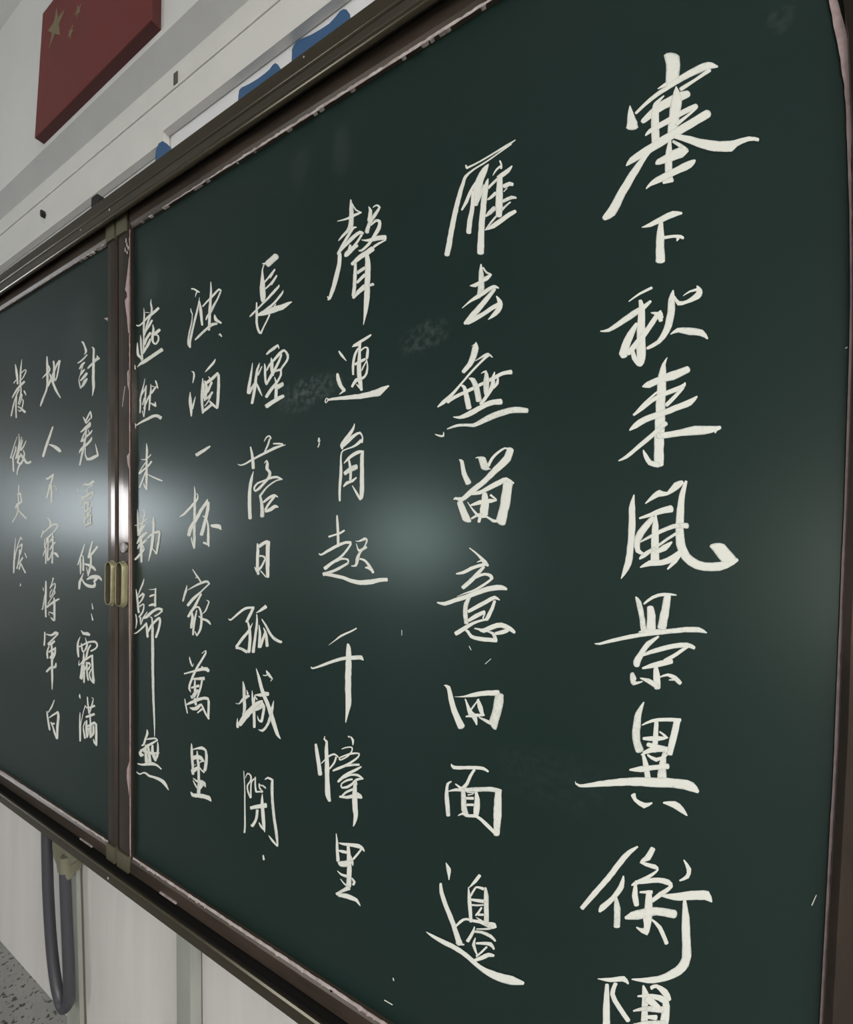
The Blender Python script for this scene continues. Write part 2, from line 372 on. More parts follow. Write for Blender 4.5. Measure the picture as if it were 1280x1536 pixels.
# pale chips on the rails
for x, z, r in ((-0.948, 0.642, .0022), (-1.062, 0.642, .0016), (-0.44, 0.665, .0013), (-0.905, -0.627, .0022)):
    bm = bmesh.new(); bmesh.ops.create_icosphere(bm, subdivisions=1, radius=r)
    bmesh.ops.scale(bm, vec=(1, 0.4, 1.2), verts=bm.verts[:])
    bmesh.ops.translate(bm, vec=(x, -0.0235 if z > 0 else -0.0305, z + H), verts=bm.verts[:])
    link('paint_chip', bm, 'filmw', fr)

# ------------------------------------------------------------------ sliding boards
def lean(x, z): return x - 0.027 * z  # tilts the uprights to follow wide-angle lens distortion
TZ, BZ = 0.6045, -0.592
PT, PB = 0.638, -0.6215        # outer edges of the sliding sashes
def ink_mesh(spec, layer0, seed):
    rnd = random.Random(seed); bm = bmesh.new(); k = 0
    cov = bm.verts.layers.float.new('coverage')
    for st in spec.split('|'):
        P = [tuple(float(v) / 1e4 for v in p.split()) for p in st.split(';')]
        n = len(P)
        if n < 2: continue
        def cr(a, b, c, d, t): return tuple(0.5 * ((2 * b[i]) + (-a[i] + c[i]) * t + (2 * a[i] - 5 * b[i] + 4 * c[i] - d[i]) * t * t + (-a[i] + 3 * b[i] - 3 * c[i] + d[i]) * t ** 3) for i in range(4))
        Q = []
        for i in range(n - 1):
            a, b, c, d = P[max(i - 1, 0)], P[i], P[i + 1], P[min(i + 2, n - 1)]
            L = math.hypot(c[0] + c[2] - b[0] - b[2], c[1] + c[3] - b[1] - b[3]) / 2
            m = max(2, min(9, int(L / 0.004)))
            Q += [cr(a, b, c, d, j / m) for j in range(m)]
        Q.append(P[-1])
        y = -(layer0 + 0.000035 * k); k += 1
        rows = []; tone = rnd.choice((1.0, 0.95, 0.9, 0.82, 0.72)); thin = 0.93
        for j, q in enumerate(Q):
            ax, az, bx, bz = q; dx, dz = bx - ax, bz - az
            w = math.hypot(dx, dz)
            e = rnd.uniform(-1, 1) * 0.035; g = rnd.uniform(-1, 1) * 0.035
            if 0 < j < len(Q) - 1: ax -= dx * e; az -= dz * e; bx += dx * g; bz += dz * g
            cx, cz = (ax + bx) / 2, (az + bz) / 2
            ax, az, bx, bz = cx + (ax - cx) * thin, cz + (az - cz) * thin, cx + (bx - cx) * thin, cz + (bz - cz) * thin
            row = []
            for f, lift, cv in ((0, 0, 0.42), (0.16, 0.00006, 0.95), (0.5, 0.00009, 1.0), (0.84, 0.00006, 0.95), (1, 0, 0.42)):
                v = bm.verts.new((ax + (bx - ax) * f, y - lift, az + (bz - az) * f + H)); v[cov] = cv * tone * rnd.uniform(.93, 1.0); row.append(v)
            rows.append(row)
        for r, s in zip(rows, rows[1:]):
            for q in range(4): bm.faces.new((r[q], r[q + 1], s[q + 1], s[q]))
        # rounded ends
        for end, nxt in ((rows[0], rows[1]), (rows[-1], rows[-2])):
            a, c, b = (end[q].co.copy() for q in (0, 2, 4)); w = (a - b).length
            d = (c - nxt[2].co); d.y = 0
            if d.length < 1e-6 or w < 0.0008: continue
            d.normalize(); cap = 0.22 * w
            p1 = bm.verts.new(a.lerp(b, .2) + d * cap * .75); p2 = bm.verts.new(a.lerp(b, .5) + d * cap); p3 = bm.verts.new(a.lerp(b, .8) + d * cap * .75)
            for v in (p1, p2, p3): v[cov] = 0.4 * tone
            bm.faces.new((end[0], p1, end[1])); bm.faces.new((p1, p2, end[2], end[1])); bm.faces.new((p2, p3, end[3], end[2])); bm.faces.new((p3, end[4], end[3]))
    for f in bm.faces: f.normal_update()
    # all faces look into the room
    for f in bm.faces[:]:
        if f.normal.y > 0: f.normal_flip()
    return bm
def ink_obj(name, bm, parent):
    me = bpy.data.meshes.new(name); bm.to_mesh(me); bm.free()
    me.materials.append(M['chalk'])
    o = bpy.data.objects.new(name, me); COL.objects.link(o); o.parent = parent
    o.matrix_parent_inverse = parent.matrix_world.inverted()
    return o

def oval(n, rx, rz, cx, cz):
    """stadium outline (tall)"""
    pts = []
    for k in range(n):
        a = math.pi * k / (n - 1); pts.append((cx + rx * math.cos(a), cz + (rz - rx) + rx * math.sin(a)))
    for k in range(n):
        a = math.pi + math.pi * k / (n - 1); pts.append((cx + rx * math.cos(a), cz - (rz - rx) + rx * math.sin(a)))
    return pts
def handle(parent, cx, cz):
    """recessed finger pull: flange, raised hollow oval cup"""
    bm = prism_xz(oval(8, 0.0135, 0.0445, cx + 0.001, cz), -0.0112, -0.0088)
    h = link('pull_handle', bm, 'handle', parent)
    # raised ring wall
    bm = bmesh.new(); secs = []
    for (r, dz, y) in ((0.0125, 0.0430, -0.0110), (0.0120, 0.0425, -0.0165), (0.0112, 0.0417, -0.0180), (0.0103, 0.0408, -0.0180), (0.0100, 0.0405, -0.0174)):
        secs.append([bm.verts.new((x, y, z + H)) for x, z in oval(9, r, dz, cx, cz)])
    n = len(secs[0])
    for s, u in zip(secs, secs[1:]):
        for i in range(n): bm.faces.new((s[i], s[(i + 1) % n], u[(i + 1) % n], u[i]))
    link('rim', bm, 'handle', h, smooth=True)
    bm = bmesh.new()
    sa = [bm.verts.new((x, -0.0174, z + H)) for x, z in oval(9, 0.0100, 0.0405, cx, cz)]
    sb = [bm.verts.new((x, -0.0114, z + H)) for x, z in oval(9, 0.0094, 0.0399, cx, cz)]
    for i in range(len(sa)): bm.faces.new((sa[i], sa[(i + 1) % len(sa)], sb[(i + 1) % len(sa)], sb[i]))
    bm.faces.new(sb)
    link('recess', bm, 'hollow', h)  # inner wall coloured dark as shade
    return h

def stile(parent, xa, xb, bow=None, m='stile'):
    """vertical sash member; xa/xb are its two edges at eye height, tilted to follow lens distortion"""
    N = 16; bm = bmesh.new(); rings = []
    for i in range(N + 1):
        z = PB + (PT - PB) * i / N
        a, b = lean(xa, z), lean(xb, z)
        if bow: a, b = bow(z)
        pr = [(a, 0.010), (a, -0.0045), (a + (b - a) * .10, -0.0085), (a + (b - a) * .5, -0.0090), (b - (b - a) * .10, -0.0085), (b, -0.0045), (b, 0.010)]
        rings.append([bm.verts.new((x, y, z + H)) for x, y in pr])
    for r, s in zip(rings, rings[1:]):
        for i in range(len(r) - 1): bm.faces.new((r[i], r[i + 1], s[i + 1], s[i]))
        bm.faces.new((r[-1], r[0], s[0], s[-1]))
    bm.faces.new(rings[0]); bm.faces.new(rings[-1][::-1])
    return link('stile', bm, m, parent)
def rail(parent, x0, x1, top):
    if top: pr = [(0.010, TZ), (-0.0035, TZ), (-0.0045, TZ + 0.003), (-0.0075, TZ + 0.0075), (-0.0085, PT - 0.003), (-0.0070, PT), (0.010, PT)]
    else: pr = [(0.010, BZ), (-0.0035, BZ), (-0.0045, BZ - 0.003), (-0.0075, BZ - 0.0075), (-0.0085, PB + 0.002), (-0.0070, PB), (0.010, PB)]
    return link('sash_rail', profile_x(pr, x0, x1), 'sash', parent)

# ---- right board
rb = thing('sliding_board', 'large green sliding chalkboard with six columns of white calligraphy, right of the joint', 'chalkboard', (-0.4, 0.005, H))
xl = -0.890
surf = prism_xz([(lean(xl, TZ) - .004, TZ + .003), (0.135, TZ + .003), (0.135, BZ - .003), (lean(xl, BZ) - .004, BZ - .003)], 0.0, 0.010)
link('writing_surface', surf, 'board', rb)
stile(rb, -0.9325, xl)
OUT = [(0.1107, 0.4497), (0.1161, 0.4201), (0.1211, 0.3937), (0.1232, 0.3743), (0.1228, 0.3333), (0.1228, 0.3071), (0.1234, 0.2649), (0.1248, 0.1968), (0.1245, 0.1501), (0.1238, 0.0981),
       (0.1229, 0.0357), (0.1218, -0.0113), (0.1208, -0.0636), (0.1201, -0.1160), (0.1191, -0.1687), (0.1172, -0.2217), (0.1151, -0.2857), (0.1124, -0.3746), (0.1060, -0.60)]
def bow(z):  # right stile curved to follow lens distortion
    if z >= OUT[0][1]: a = OUT[0][0] - 0.02 * (z - OUT[0][1])
    else:
        a = OUT[-1][0]
        for (xa, za), (xb, zb) in zip(OUT, OUT[1:]):
            if za >= z >= zb: a = xa + (xb - xa) * (za - z) / (za - zb); break
    return a, a + 0.036 + (0.1235 - a) * 0.4
stile(rb, 0, 0, bow)
rail(rb, lean(xl, TZ) + .0, 0.125, True); rail(rb, lean(xl, BZ), 0.125, False)
INN = [(0.1070, 0.4520), (0.1083, 0.4405), (0.1114, 0.4175), (0.1148, 0.3945), (0.1182, 0.3664), (0.1197, 0.3395), (0.1207, 0.3076), (0.1223, 0.2652), (0.1234, 0.1971), (0.1231, 0.1503), (0.1224, 0.0983),
       (0.1215, 0.0357), (0.1204, -0.0113), (0.1194, -0.0638), (0.1183, -0.1163), (0.1173, -0.1691), (0.1155, -0.2222), (0.1137, -0.2862), (0.1110, -0.3753), (0.1045, -0.59)]
o = link('peeling_film', strip_xz([(0.100, 0.60)] + INN, [(0.1105, 0.60)] + OUT, -0.0010, 0.12, 3), 'film', rb); o['label'] = 'pinkish film peeling along the right edge of the board'
# top and bottom chalky edge film
link('edge_film', strip_xz([(-0.80, TZ - .0005), (-0.50, TZ - .0006), (0.10, TZ + .0005)], [(-0.80, TZ + .0012), (-0.50, TZ + .0036), (0.10, TZ + .0040)], -0.0046, 0.35, 5), 'filmw', rb)
link('edge_film', strip_xz([(lean(xl, BZ) + .004, BZ + .001), (-0.5, BZ + .001), (0.105, BZ)], [(lean(xl, BZ) + .004, BZ - .0028), (-0.5, BZ - .0062), (0.105, BZ - .0085)], -0.0048, 0.25, 6), 'filmw', rb)
link('edge_film', strip_xz([(lean(xl, .30) - .0004, .30), (lean(xl, -.59) - .0002, -.59)], [(lean(xl, .30) - .0040, .30), (lean(xl, -.59) - .0032, -.59)], -0.0070, 0.3, 7), 'film', rb)
link('edge_film', strip_xz([(lean(xl, .60), .60), (lean(xl, .30), .30)], [(lean(xl, .60) - .002, .60), (lean(xl, .30) - .0035, .30)], -0.0070, 0.5, 8), 'film', rb)
for pts in ([(-0.904, 0.545), (-0.908, 0.522), (-0.915, 0.4905), (-0.9165, 0.487), (-0.910, 0.478), (-0.9085, 0.470), (-0.917, 0.466), (-0.914, 0.452), (-0.908, 0.430), (-0.903, 0.40), (-0.900, 0.40)],
            [(-0.879, -0.412), (-0.887, -0.428), (-0.8875, -0.445), (-0.882, -0.462), (-0.879, -0.475)],
            [(-0.900, 0.33), (-0.905, 0.325), (-0.903, 0.30), (-0.898, 0.29)], [(-0.895, 0.17), (-0.902, 0.165), (-0.899, 0.15), (-0.894, 0.14)]):
    link('film_scrap', prism_xz(pts, -0.0094, -0.0089), 'film', rb)
for x, z in ((-0.9155, 0.58), (-0.912, 0.572), (-0.918, 0.563), (-0.911, 0.556), (-0.907, 0.565)):
    rnd = random.Random(int(abs(x) * 1e4 + z * 1e3)); pts = [(x + math.cos(a) * rnd.uniform(.0008, .0028), z + math.sin(a) * rnd.uniform(.002, .006)) for a in [i * math.pi / 3.5 for i in range(7)]]
    link('film_scrap', prism_xz(pts, -0.0096, -0.0089), 'filmw', rb)
# ragged crumbs along the top edge
rnd = random.Random(11)
bm = bmesh.new()
for i in range(34):
    x = rnd.uniform(-0.89, 0.10); w = rnd.uniform(.003, .014); h = rnd.uniform(.0004, .0013)
    prism_xz([(x, TZ + h * .6), (x + w * .5, TZ + h), (x + w, TZ + h * .3), (x + w * .6, TZ - h), (x + w * .2, TZ - h * .5)], -0.0052, -0.0010, bm)
o = link('film_crumbs', bm, 'filmw', rb); o['kind'] = 'stuff'
bm = bmesh.new()
for i in range(45):
    x = rnd.uniform(-0.86, 0.09); w = rnd.uniform(.002, .008); h = rnd.uniform(.0006, .0022)
    prism_xz([(x, BZ - .003), (x + w, BZ - .003), (x + w * .5, BZ - .004 - h * 1.5)], -0.0060, -0.0050, bm)
o = link('film_crumbs', bm, 'filmw', rb); o['kind'] = 'stuff'
# corner brackets and pulls
def bracket(parent, xa, xb, z0, z1):
    link('corner_bracket', prism_xz([(lean(xa, z0), z0), (lean(xb, z0), z0), (lean(xb, z1), z1), (lean(xa, z1), z1)], -0.0112, 0.0), 'bracket', parent)
bracket(rb, -0.9320, -0.8965, 0.5985, 0.636); bracket(rb, -0.9320, -0.8920, -0.6205, -0.590)
handle(rb, -0.9085, -0.0795)
bm = bmesh.new(); bmesh.ops.create_cone(bm, cap_ends=True, segments=20, radius1=0.0105, radius2=0.0098, depth=0.003)
bmesh.ops.rotate(bm, cent=(0, 0, 0), matrix=Matrix.Rotation(math.pi / 2, 3, 'X'), verts=bm.verts[:])
bmesh.ops.translate(bm, vec=(-0.906, -0.0105, H - 0.009), verts=bm.verts[:])
lk = link('lock', bm, 'steel', rb)
bm = bmesh.new()
for k in range(40):
    a = k * 0.42; r = 0.0012 + k * 0.00020
    v = bm.verts.new((-0.906 + r * math.cos(a), -0.0124, H - 0.009 + r * math.sin(a)))
    v2 = bm.verts.new((-0.906 + (r + .0009) * math.cos(a), -0.0128, H - 0.009 + (r + .0009) * math.sin(a)))
    if k: bm.faces.new((pv, v, v2, pv2))
    pv, pv2 = v, v2
link('keyway', bm, 'dark', lk)
link('slot_clip_glint', prism_xz([(-0.7745, -0.6150), (-0.7745, -0.6172), (-0.7265, -0.6172), (-0.7265, -0.6150)], -0.0105, -0.0080), 'filmw', rb)  # pale colour stands for the glint on the clip
link('scratch', prism_xz([(-0.922, 0.262), (-0.9205, 0.262), (-0.912, 0.300), (-0.9135, 0.300)], -0.0094, -0.0088), 'filmw', rb)

# ---- left board
lb = thing('sliding_board', 'green sliding chalkboard with three short columns of white chalk calligraphy, left of the joint', 'chalkboard', (-1.4, 0.005, H))
xr = -0.972
surf = prism_xz([(-1.975, TZ + .003), (lean(xr, TZ) + .004, TZ + .003), (lean(xr, BZ) + .004, BZ - .003), (-1.975, BZ - .003)], 0.0, 0.010)
link('writing_surface', surf, 'board', lb)
stile(lb, xr, -0.9400)
stile(lb, -1.998, -1.962)
rail(lb, -1.99, lean(xr, TZ), True); rail(lb, -1.99, lean(xr, BZ), False)
link('edge_film', strip_xz([(-1.95, BZ + .001), (-1.2, BZ + .001), (lean(xr, BZ), BZ + .001)], [(-1.95, BZ - .003), (-1.2, BZ - .0045), (lean(xr, BZ), BZ - .004)], -0.0048, 0.4, 16), 'filmw', lb)
link('edge_film', strip_xz([(lean(xr, .56) - .0005, .56), (lean(xr, .40) - .0005, .40)], [(lean(xr, .56) + .0022, .56), (lean(xr, .40) + .0016, .40)], -0.0062, 0.3, 17), 'filmw', lb)
link('edge_film', strip_xz([(lean(xr, .28) - .001, .28), (lean(xr, .20) - .001, .20)], [(lean(xr, .28) + .0015, .28), (lean(xr, .20) + .0016, .20)], -0.0062, 0.3, 18), 'filmw', lb)
link('edge_film', strip_xz([(-1.6, TZ), (-1.25, TZ), (-1.0, TZ)], [(-1.6, TZ + .001), (-1.25, TZ + .0018), (-1.0, TZ + .0026)], -0.0046, 0.6, 19), 'filmw', lb)
link('film_scrap', prism_xz([(-1.0125, 0.4584), (-0.985, 0.4560), (-0.984, 0.437), (-0.992, 0.4425), (-1.001, 0.452)], -0.0012, -0.0004), 'film', lb)
bm = bmesh.new()
for i in range(16):
    x = rnd.uniform(-1.12, -0.99); w = rnd.uniform(.004, .014); h = rnd.uniform(.0008, .0022)
    prism_xz([(x, TZ + h * .6), (x + w * .5, TZ + h), (x + w, TZ + h * .3), (x + w * .6, TZ - h), (x + w * .2, TZ - h * .5)], -0.0056, -0.0010, bm)
o = link('film_crumbs', bm, 'filmw', lb); o['kind'] = 'stuff'
bracket(lb, xr + .001, -0.9405, 0.5985, 0.636); bracket(lb, xr + .001, -0.9405, -0.6205, -0.590)
handle(lb, -0.9480, -0.0795)
link('slot_clip_glint', prism_xz([(-1.0634, -0.6180), (-1.0634, -0.6200), (-1.0135, -0.6200), (-1.0135, -0.6180)], -0.0105, -0.0080), 'filmw', lb)  # clip glint put into the pale colour

# chalk strokes, measured on the board: x z of both stroke edges in tenths of a millimetre
INK = [
('c1','塞','-76 4585 61 4504;-51 4441 63 4382;-57 4301 55 4285|-355 4253 -348 4250;-373 4180 -315 4160;-381 4097 -285 4063;-389 4054 -271 4008|-291 4139 -308 4168;-158 4206 -180 4247;-12 4243 -38 4299;140 4266 112 4339;260 4267 240 4350;305 4258 306 4318;348 4248 351 4264|280 4279 299 4236;176 4243 192 4209;60 4219 80 4175|118 4164 139 4091;6 4184 42 4080;-140 4148 -98 4063;-251 4075 -220 4023;-251 4046 -244 4035|-70 4210 -61 4196;-140 4182 -112 4146;-160 4148 -127 4114|-150 4175 -133 4168;-171 4087 -103 4058;-170 3948 -96 3917;-164 3807 -91 3778|28 4241 37 4237;-6 4149 82 4101;-24 3999 64 3944;-37 3813 34 3770|182 4012 202 3955;61 4004 84 3943;-82 3976 -56 3914;-190 3949 -166 3902;-219 3907 -210 3894|187 3974 198 3953;112 3939 127 3911;28 3910 50 3868|265 3917 300 3833;125 3883 161 3798;-38 3843 0 3756;-208 3799 -169 3714;-345 3751 -307 3684;-380 3688 -373 3677|-173 3754 -154 3724;-227 3724 -198 3685;-327 3632 -271 3570;-447 3468 -378 3399;-539 3325 -467 3237;-585 3270 -553 3219|23 3764 33 3807;137 3668 153 3732;250 3569 266 3652;366 3494 370 3591;460 3457 437 3566;496 3486 474 3554;580 3495 576 3542;643 3464 646 3495|-21 3774 0 3763;-45 3676 9 3650;-52 3527 13 3501;-48 3409 19 3385|133 3613 136 3596;63 3670 91 3561;-33 3656 -1 3560;-114 3635 -88 3571;-129 3608 -116 3582|5 3736 17 3755;61 3669 79 3695;122 3602 136 3620|181 3508 193 3484;125 3516 158 3439;-5 3491 22 3420;-124 3467 -97 3402;-181 3434 -162 3401;-206 3397 -199 3387|-113 4283 -117 4295;-40 4275 -58 4319|1 3423 18 3365;-66 3407 -58 3378'),
('c1','下','-235 3041 -236 3049;-160 3020 -174 3064;-59 3033 -81 3093;32 3045 17 3109;91 3049 89 3074|-85 3086 -61 3075;-109 2961 -48 2938;-117 2826 -42 2801;-120 2686 -36 2660|-42 2866 -47 2901;28 2858 26 2888;81 2831 90 2863;101 2817 112 2836|48 2853 77 2830;51 2819 56 2815'),
('c1','秋','-335 2366 -341 2377;-242 2408 -252 2430;-139 2435 -150 2463|-589 2138 -590 2150;-509 2117 -521 2154;-396 2159 -424 2211;-279 2211 -312 2273;-188 2266 -215 2311;-144 2312 -161 2337|-256 2358 -224 2355;-254 2272 -198 2262;-266 2124 -191 2104;-271 1956 -186 1937;-269 1822 -185 1793;-269 1756 -216 1730|-231 1756 -260 1740;-262 1825 -306 1812;-291 1916 -323 1913|-280 2154 -257 2135;-347 2073 -289 2029;-398 1969 -327 1926;-420 1887 -342 1874;-398 1841 -342 1852|-324 1852 -359 1893;-234 1944 -274 1988;-149 2052 -187 2092;-91 2141 -125 2182;-89 2149 -67 2222;-101 2147 -42 2144|-149 2210 -147 2220;-100 2167 -68 2199;-82 2114 -48 2119|26 2380 35 2375;-9 2310 48 2288;-18 2179 46 2152;-44 2044 11 2003;-95 1949 -67 1909;-174 1908 -158 1876;-183 1894 -173 1876|31 2310 48 2319;67 2225 83 2264;143 2224 134 2258;207 2234 183 2285;254 2261 207 2305;258 2321 210 2322;217 2368 211 2366|111 2299 108 2306;164 2319 157 2338;231 2314 225 2346|16 1972 12 1980;77 1976 68 2024;161 1933 168 2004;243 1908 266 1962;297 1867 306 1877'),
('c1','來','-12 1773 -7 1769;-51 1720 -21 1704;-82 1618 -13 1598;-98 1400 -16 1382;-106 1181 -19 1166;-110 988 -25 977;-110 788 -25 780|-213 1530 -215 1537;-150 1511 -174 1579;-54 1543 -76 1611;43 1552 17 1636;168 1600 146 1663|130 1518 141 1507;100 1500 126 1458;0 1472 16 1426;-109 1430 -90 1392;-220 1348 -198 1314;-291 1289 -277 1267|-94 1473 -82 1456;-192 1393 -177 1373;-284 1292 -271 1277|108 1484 129 1459;44 1416 68 1386;-27 1346 -1 1314|223 1381 232 1367;158 1359 186 1300;47 1322 67 1263;-71 1285 -51 1225;-196 1255 -169 1191;-284 1195 -255 1148;-321 1140 -314 1130|-27 1187 2 1147;-121 1102 -94 1063;-242 996 -217 961;-352 900 -333 868;-412 858 -407 847|-81 1028 -85 1090;16 1025 9 1086;111 1031 101 1099;224 1025 216 1118;335 1031 327 1099;407 1059 401 1092|358 1073 390 1059;362 1030 370 1027|-62 810 -73 758;-126 832 -155 790;-162 891 -195 875;-193 938 -202 935'),
('c1','風','-276 521 -266 519;-315 397 -258 391;-316 227 -252 224;-324 60 -265 54;-337 -78 -274 -89;-357 -172 -303 -193;-377 -282 -371 -285|-170 428 -177 436;-89 477 -113 519;-46 491 -59 556;12 501 2 534;95 555 58 614;134 597 116 633|142 627 164 618;103 521 148 508;80 359 143 351;72 194 141 194;78 50 152 71;129 -87 188 -31;231 -170 258 -89;355 -188 354 -102;471 -156 453 -88;545 -89 534 -62|331 34 449 57;419 -92 543 -75|-219 285 -224 304;-117 307 -129 347;-31 329 -47 389;49 341 34 413|-121 316 -88 283;-210 218 -157 176;-269 93 -207 78;-250 -27 -211 3;-187 -49 -178 -29|-93 333 -81 333;-115 224 -61 222;-123 59 -56 59;-127 -100 -49 -98|-209 64 -216 79;-77 131 -92 165;62 192 53 238;169 192 166 248|98 179 111 156;4 113 19 88;-78 43 -64 20;-194 -34 -167 -72;-222 -84 -212 -96|43 80 52 67;-26 44 4 -7;-89 -13 -76 -39|-207 -174 -212 -161;-124 -155 -136 -99;-28 -144 -39 -91;78 -103 43 -46;132 -2 115 16|20 -182 10 -172;89 -115 57 -87;133 -31 104 -9'),
('c1','景','-250 -452 -239 -444;-242 -510 -195 -488;-215 -629 -169 -615;-201 -756 -148 -735;-182 -800 -136 -776|-169 -517 -180 -502;-95 -457 -108 -428;-4 -425 -8 -392;88 -416 88 -403|-11 -417 47 -424;-34 -546 37 -555;-65 -718 12 -728|-151 -540 -95 -527;-150 -621 -74 -609;-156 -742 -70 -735|-214 -783 -216 -772;-145 -776 -149 -741;-74 -755 -74 -736;-26 -760 -25 -726|-606 -935 -606 -930;-557 -942 -560 -917;-395 -887 -404 -849;-205 -826 -212 -783;-23 -781 -28 -733;162 -742 159 -692;258 -733 266 -680;323 -732 326 -722|-54 -793 -44 -808;-151 -861 -116 -896;-216 -971 -171 -995;-261 -1060 -195 -1068;-250 -1105 -205 -1099|-183 -1007 -191 -985;-65 -955 -78 -910;74 -898 67 -851;171 -878 177 -827;228 -888 238 -855|177 -848 193 -873;85 -931 103 -960;-10 -1007 12 -1043|55 -991 65 -1037;-76 -1038 -64 -1092;-182 -1105 -178 -1123|-85 -1080 -55 -1073;-93 -1178 -33 -1163;-80 -1288 -27 -1274|-283 -1178 -251 -1166;-287 -1241 -226 -1217;-258 -1290 -235 -1243;-177 -1243 -180 -1232|-199 -1214 -196 -1203;-138 -1245 -121 -1200;-62 -1290 -37 -1239|-31 -1179 -35 -1167;26 -1158 27 -1128;74 -1182 96 -1140;118 -1220 141 -1190|39 -1194 38 -1183;98 -1186 96 -1159'),
('c1','異','-169 -1427 -159 -1430;-232 -1536 -179 -1544;-258 -1672 -187 -1663;-256 -1827 -186 -1798;-227 -1915 -157 -1870|-174 -1653 -179 -1642;-91 -1604 -98 -1575;13 -1575 12 -1539;133 -1554 134 -1519|79 -1546 136 -1549;54 -1681 113 -1684;27 -1866 75 -1867|-77 -1595 -41 -1590;-85 -1718 -40 -1712;-100 -1874 -47 -1867|-35 -1685 -26 -1670;2 -1714 43 -1718;-59 -1720 -55 -1772;-166 -1756 -165 -1785|-160 -1913 -168 -1891;-54 -1861 -57 -1809;41 -1804 26 -1865;-123 -1795 -134 -1837|-180 -1932 -184 -1922;-86 -1884 -97 -1837;34 -1852 32 -1797|-176 -1929 -151 -1916;-164 -2032 -114 -2007;-146 -2145 -96 -2122|-5 -1860 29 -1859;-35 -1968 26 -1961;-49 -2116 33 -2098|-277 -2101 -278 -2084;-178 -2091 -184 -2031;-51 -2033 -56 -1986;44 -2004 40 -1950|-131 -1924 -123 -1904;-55 -1961 -54 -1920;36 -1881 31 -1868|-773 -2339 -769 -2333;-733 -2384 -724 -2352;-502 -2316 -507 -2253;-271 -2245 -274 -2162;-53 -2196 -51 -2102;118 -2158 128 -2065;208 -2160 242 -2065;267 -2158 283 -2129|-265 -2333 -220 -2300;-236 -2378 -211 -2347;-152 -2421 -146 -2362;-82 -2355 -86 -2341|6 -2327 8 -2310;80 -2345 102 -2274;136 -2367 167 -2315;191 -2384 198 -2374'),
('c1','衡','-205 -2789 -194 -2802;-321 -2905 -283 -2933;-456 -3146 -413 -3168;-593 -3371 -550 -3393;-710 -3575 -675 -3592|-326 -3119 -311 -3116;-361 -3223 -312 -3227;-430 -3361 -394 -3382;-522 -3480 -477 -3505;-538 -3544 -519 -3551|-393 -3344 -374 -3333;-399 -3463 -338 -3434;-401 -3637 -339 -3612|-92 -2760 -51 -2771;-137 -2861 -95 -2885;-183 -2942 -139 -2918;-72 -2960 -49 -2909;-44 -2958 -23 -2952;-123 -3038 -104 -3066;-223 -3131 -205 -3161;-251 -3177 -247 -3184|-212 -3154 -216 -3118;-111 -3111 -116 -3062;-25 -3068 -22 -3016;33 -3066 61 -3005;55 -3069 93 -3060;-18 -3151 9 -3181;-86 -3243 -64 -3267|-227 -3161 -201 -3152;-246 -3275 -190 -3249;-224 -3362 -180 -3335|-176 -3224 -176 -3204;-76 -3195 -76 -3154|-125 -3183 -81 -3166;-138 -3330 -65 -3304;-147 -3454 -71 -3433;-143 -3534 -109 -3592;-197 -3545 -203 -3563|-295 -3520 -302 -3495;-191 -3481 -211 -3393;-37 -3378 -39 -3293;106 -3343 116 -3256|-79 -3437 -67 -3418;-24 -3489 5 -3454;32 -3608 64 -3577|169 -2789 178 -2780;195 -2863 232 -2843;187 -2919 214 -2934;140 -2976 147 -2988|4 -3183 5 -3162;101 -3179 101 -3109;238 -3123 234 -3036;332 -3084 364 -2987;382 -3080 392 -3066|171 -3142 195 -3131;161 -3309 225 -3279;165 -3504 236 -3472;164 -3668 238 -3661;117 -3769 169 -3813;13 -3891 32 -3949;-104 -3974 -101 -4030;-234 -4051 -235 -4064'),
('c1','陽','-535 -4210 -534 -4201;-422 -4184 -422 -4137;-315 -4125 -298 -4061;-271 -4128 -258 -4107|-391 -4171 -354 -4165;-424 -4301 -378 -4273;-361 -4406 -322 -4360;-277 -4488 -243 -4443|-468 -4225 -433 -4209;-482 -4393 -423 -4363;-485 -4672 -414 -4633;-473 -4944 -414 -4909|-145 -4077 -131 -4066;-150 -4163 -88 -4124;-149 -4260 -94 -4234;-158 -4491 -94 -4459|-67 -4079 -81 -4048;-32 -4040 -28 -4002;16 -4077 59 -4009;62 -4111 91 -4075|-222 -4640 -226 -4625;-92 -4552 -100 -4508;81 -4437 81 -4385;157 -4390 159 -4366|-32 -4493 -16 -4506;-143 -4651 -119 -4673;-245 -4804 -237 -4812|-58 -4592 -60 -4568;102 -4499 130 -4443;103 -4545 148 -4526;78 -4661 90 -4697;35 -4661 27 -4679|-4 -4563 10 -4567;-87 -4725 -64 -4739;-150 -4822 -144 -4829|-183 -4201 -183 -4184;-68 -4158 -61 -4106;18 -4155 67 -4088;12 -4254 82 -4224;-9 -4377 64 -4355|-217 -4357 -220 -4342;-116 -4299 -119 -4252;24 -4246 27 -4174|-123 -4218 -78 -4131;-24 -4237 4 -4181|-135 -4369 -134 -4344;-28 -4338 -25 -4279|-215 -4487 -218 -4467;-96 -4423 -99 -4373;45 -4351 44 -4291'),
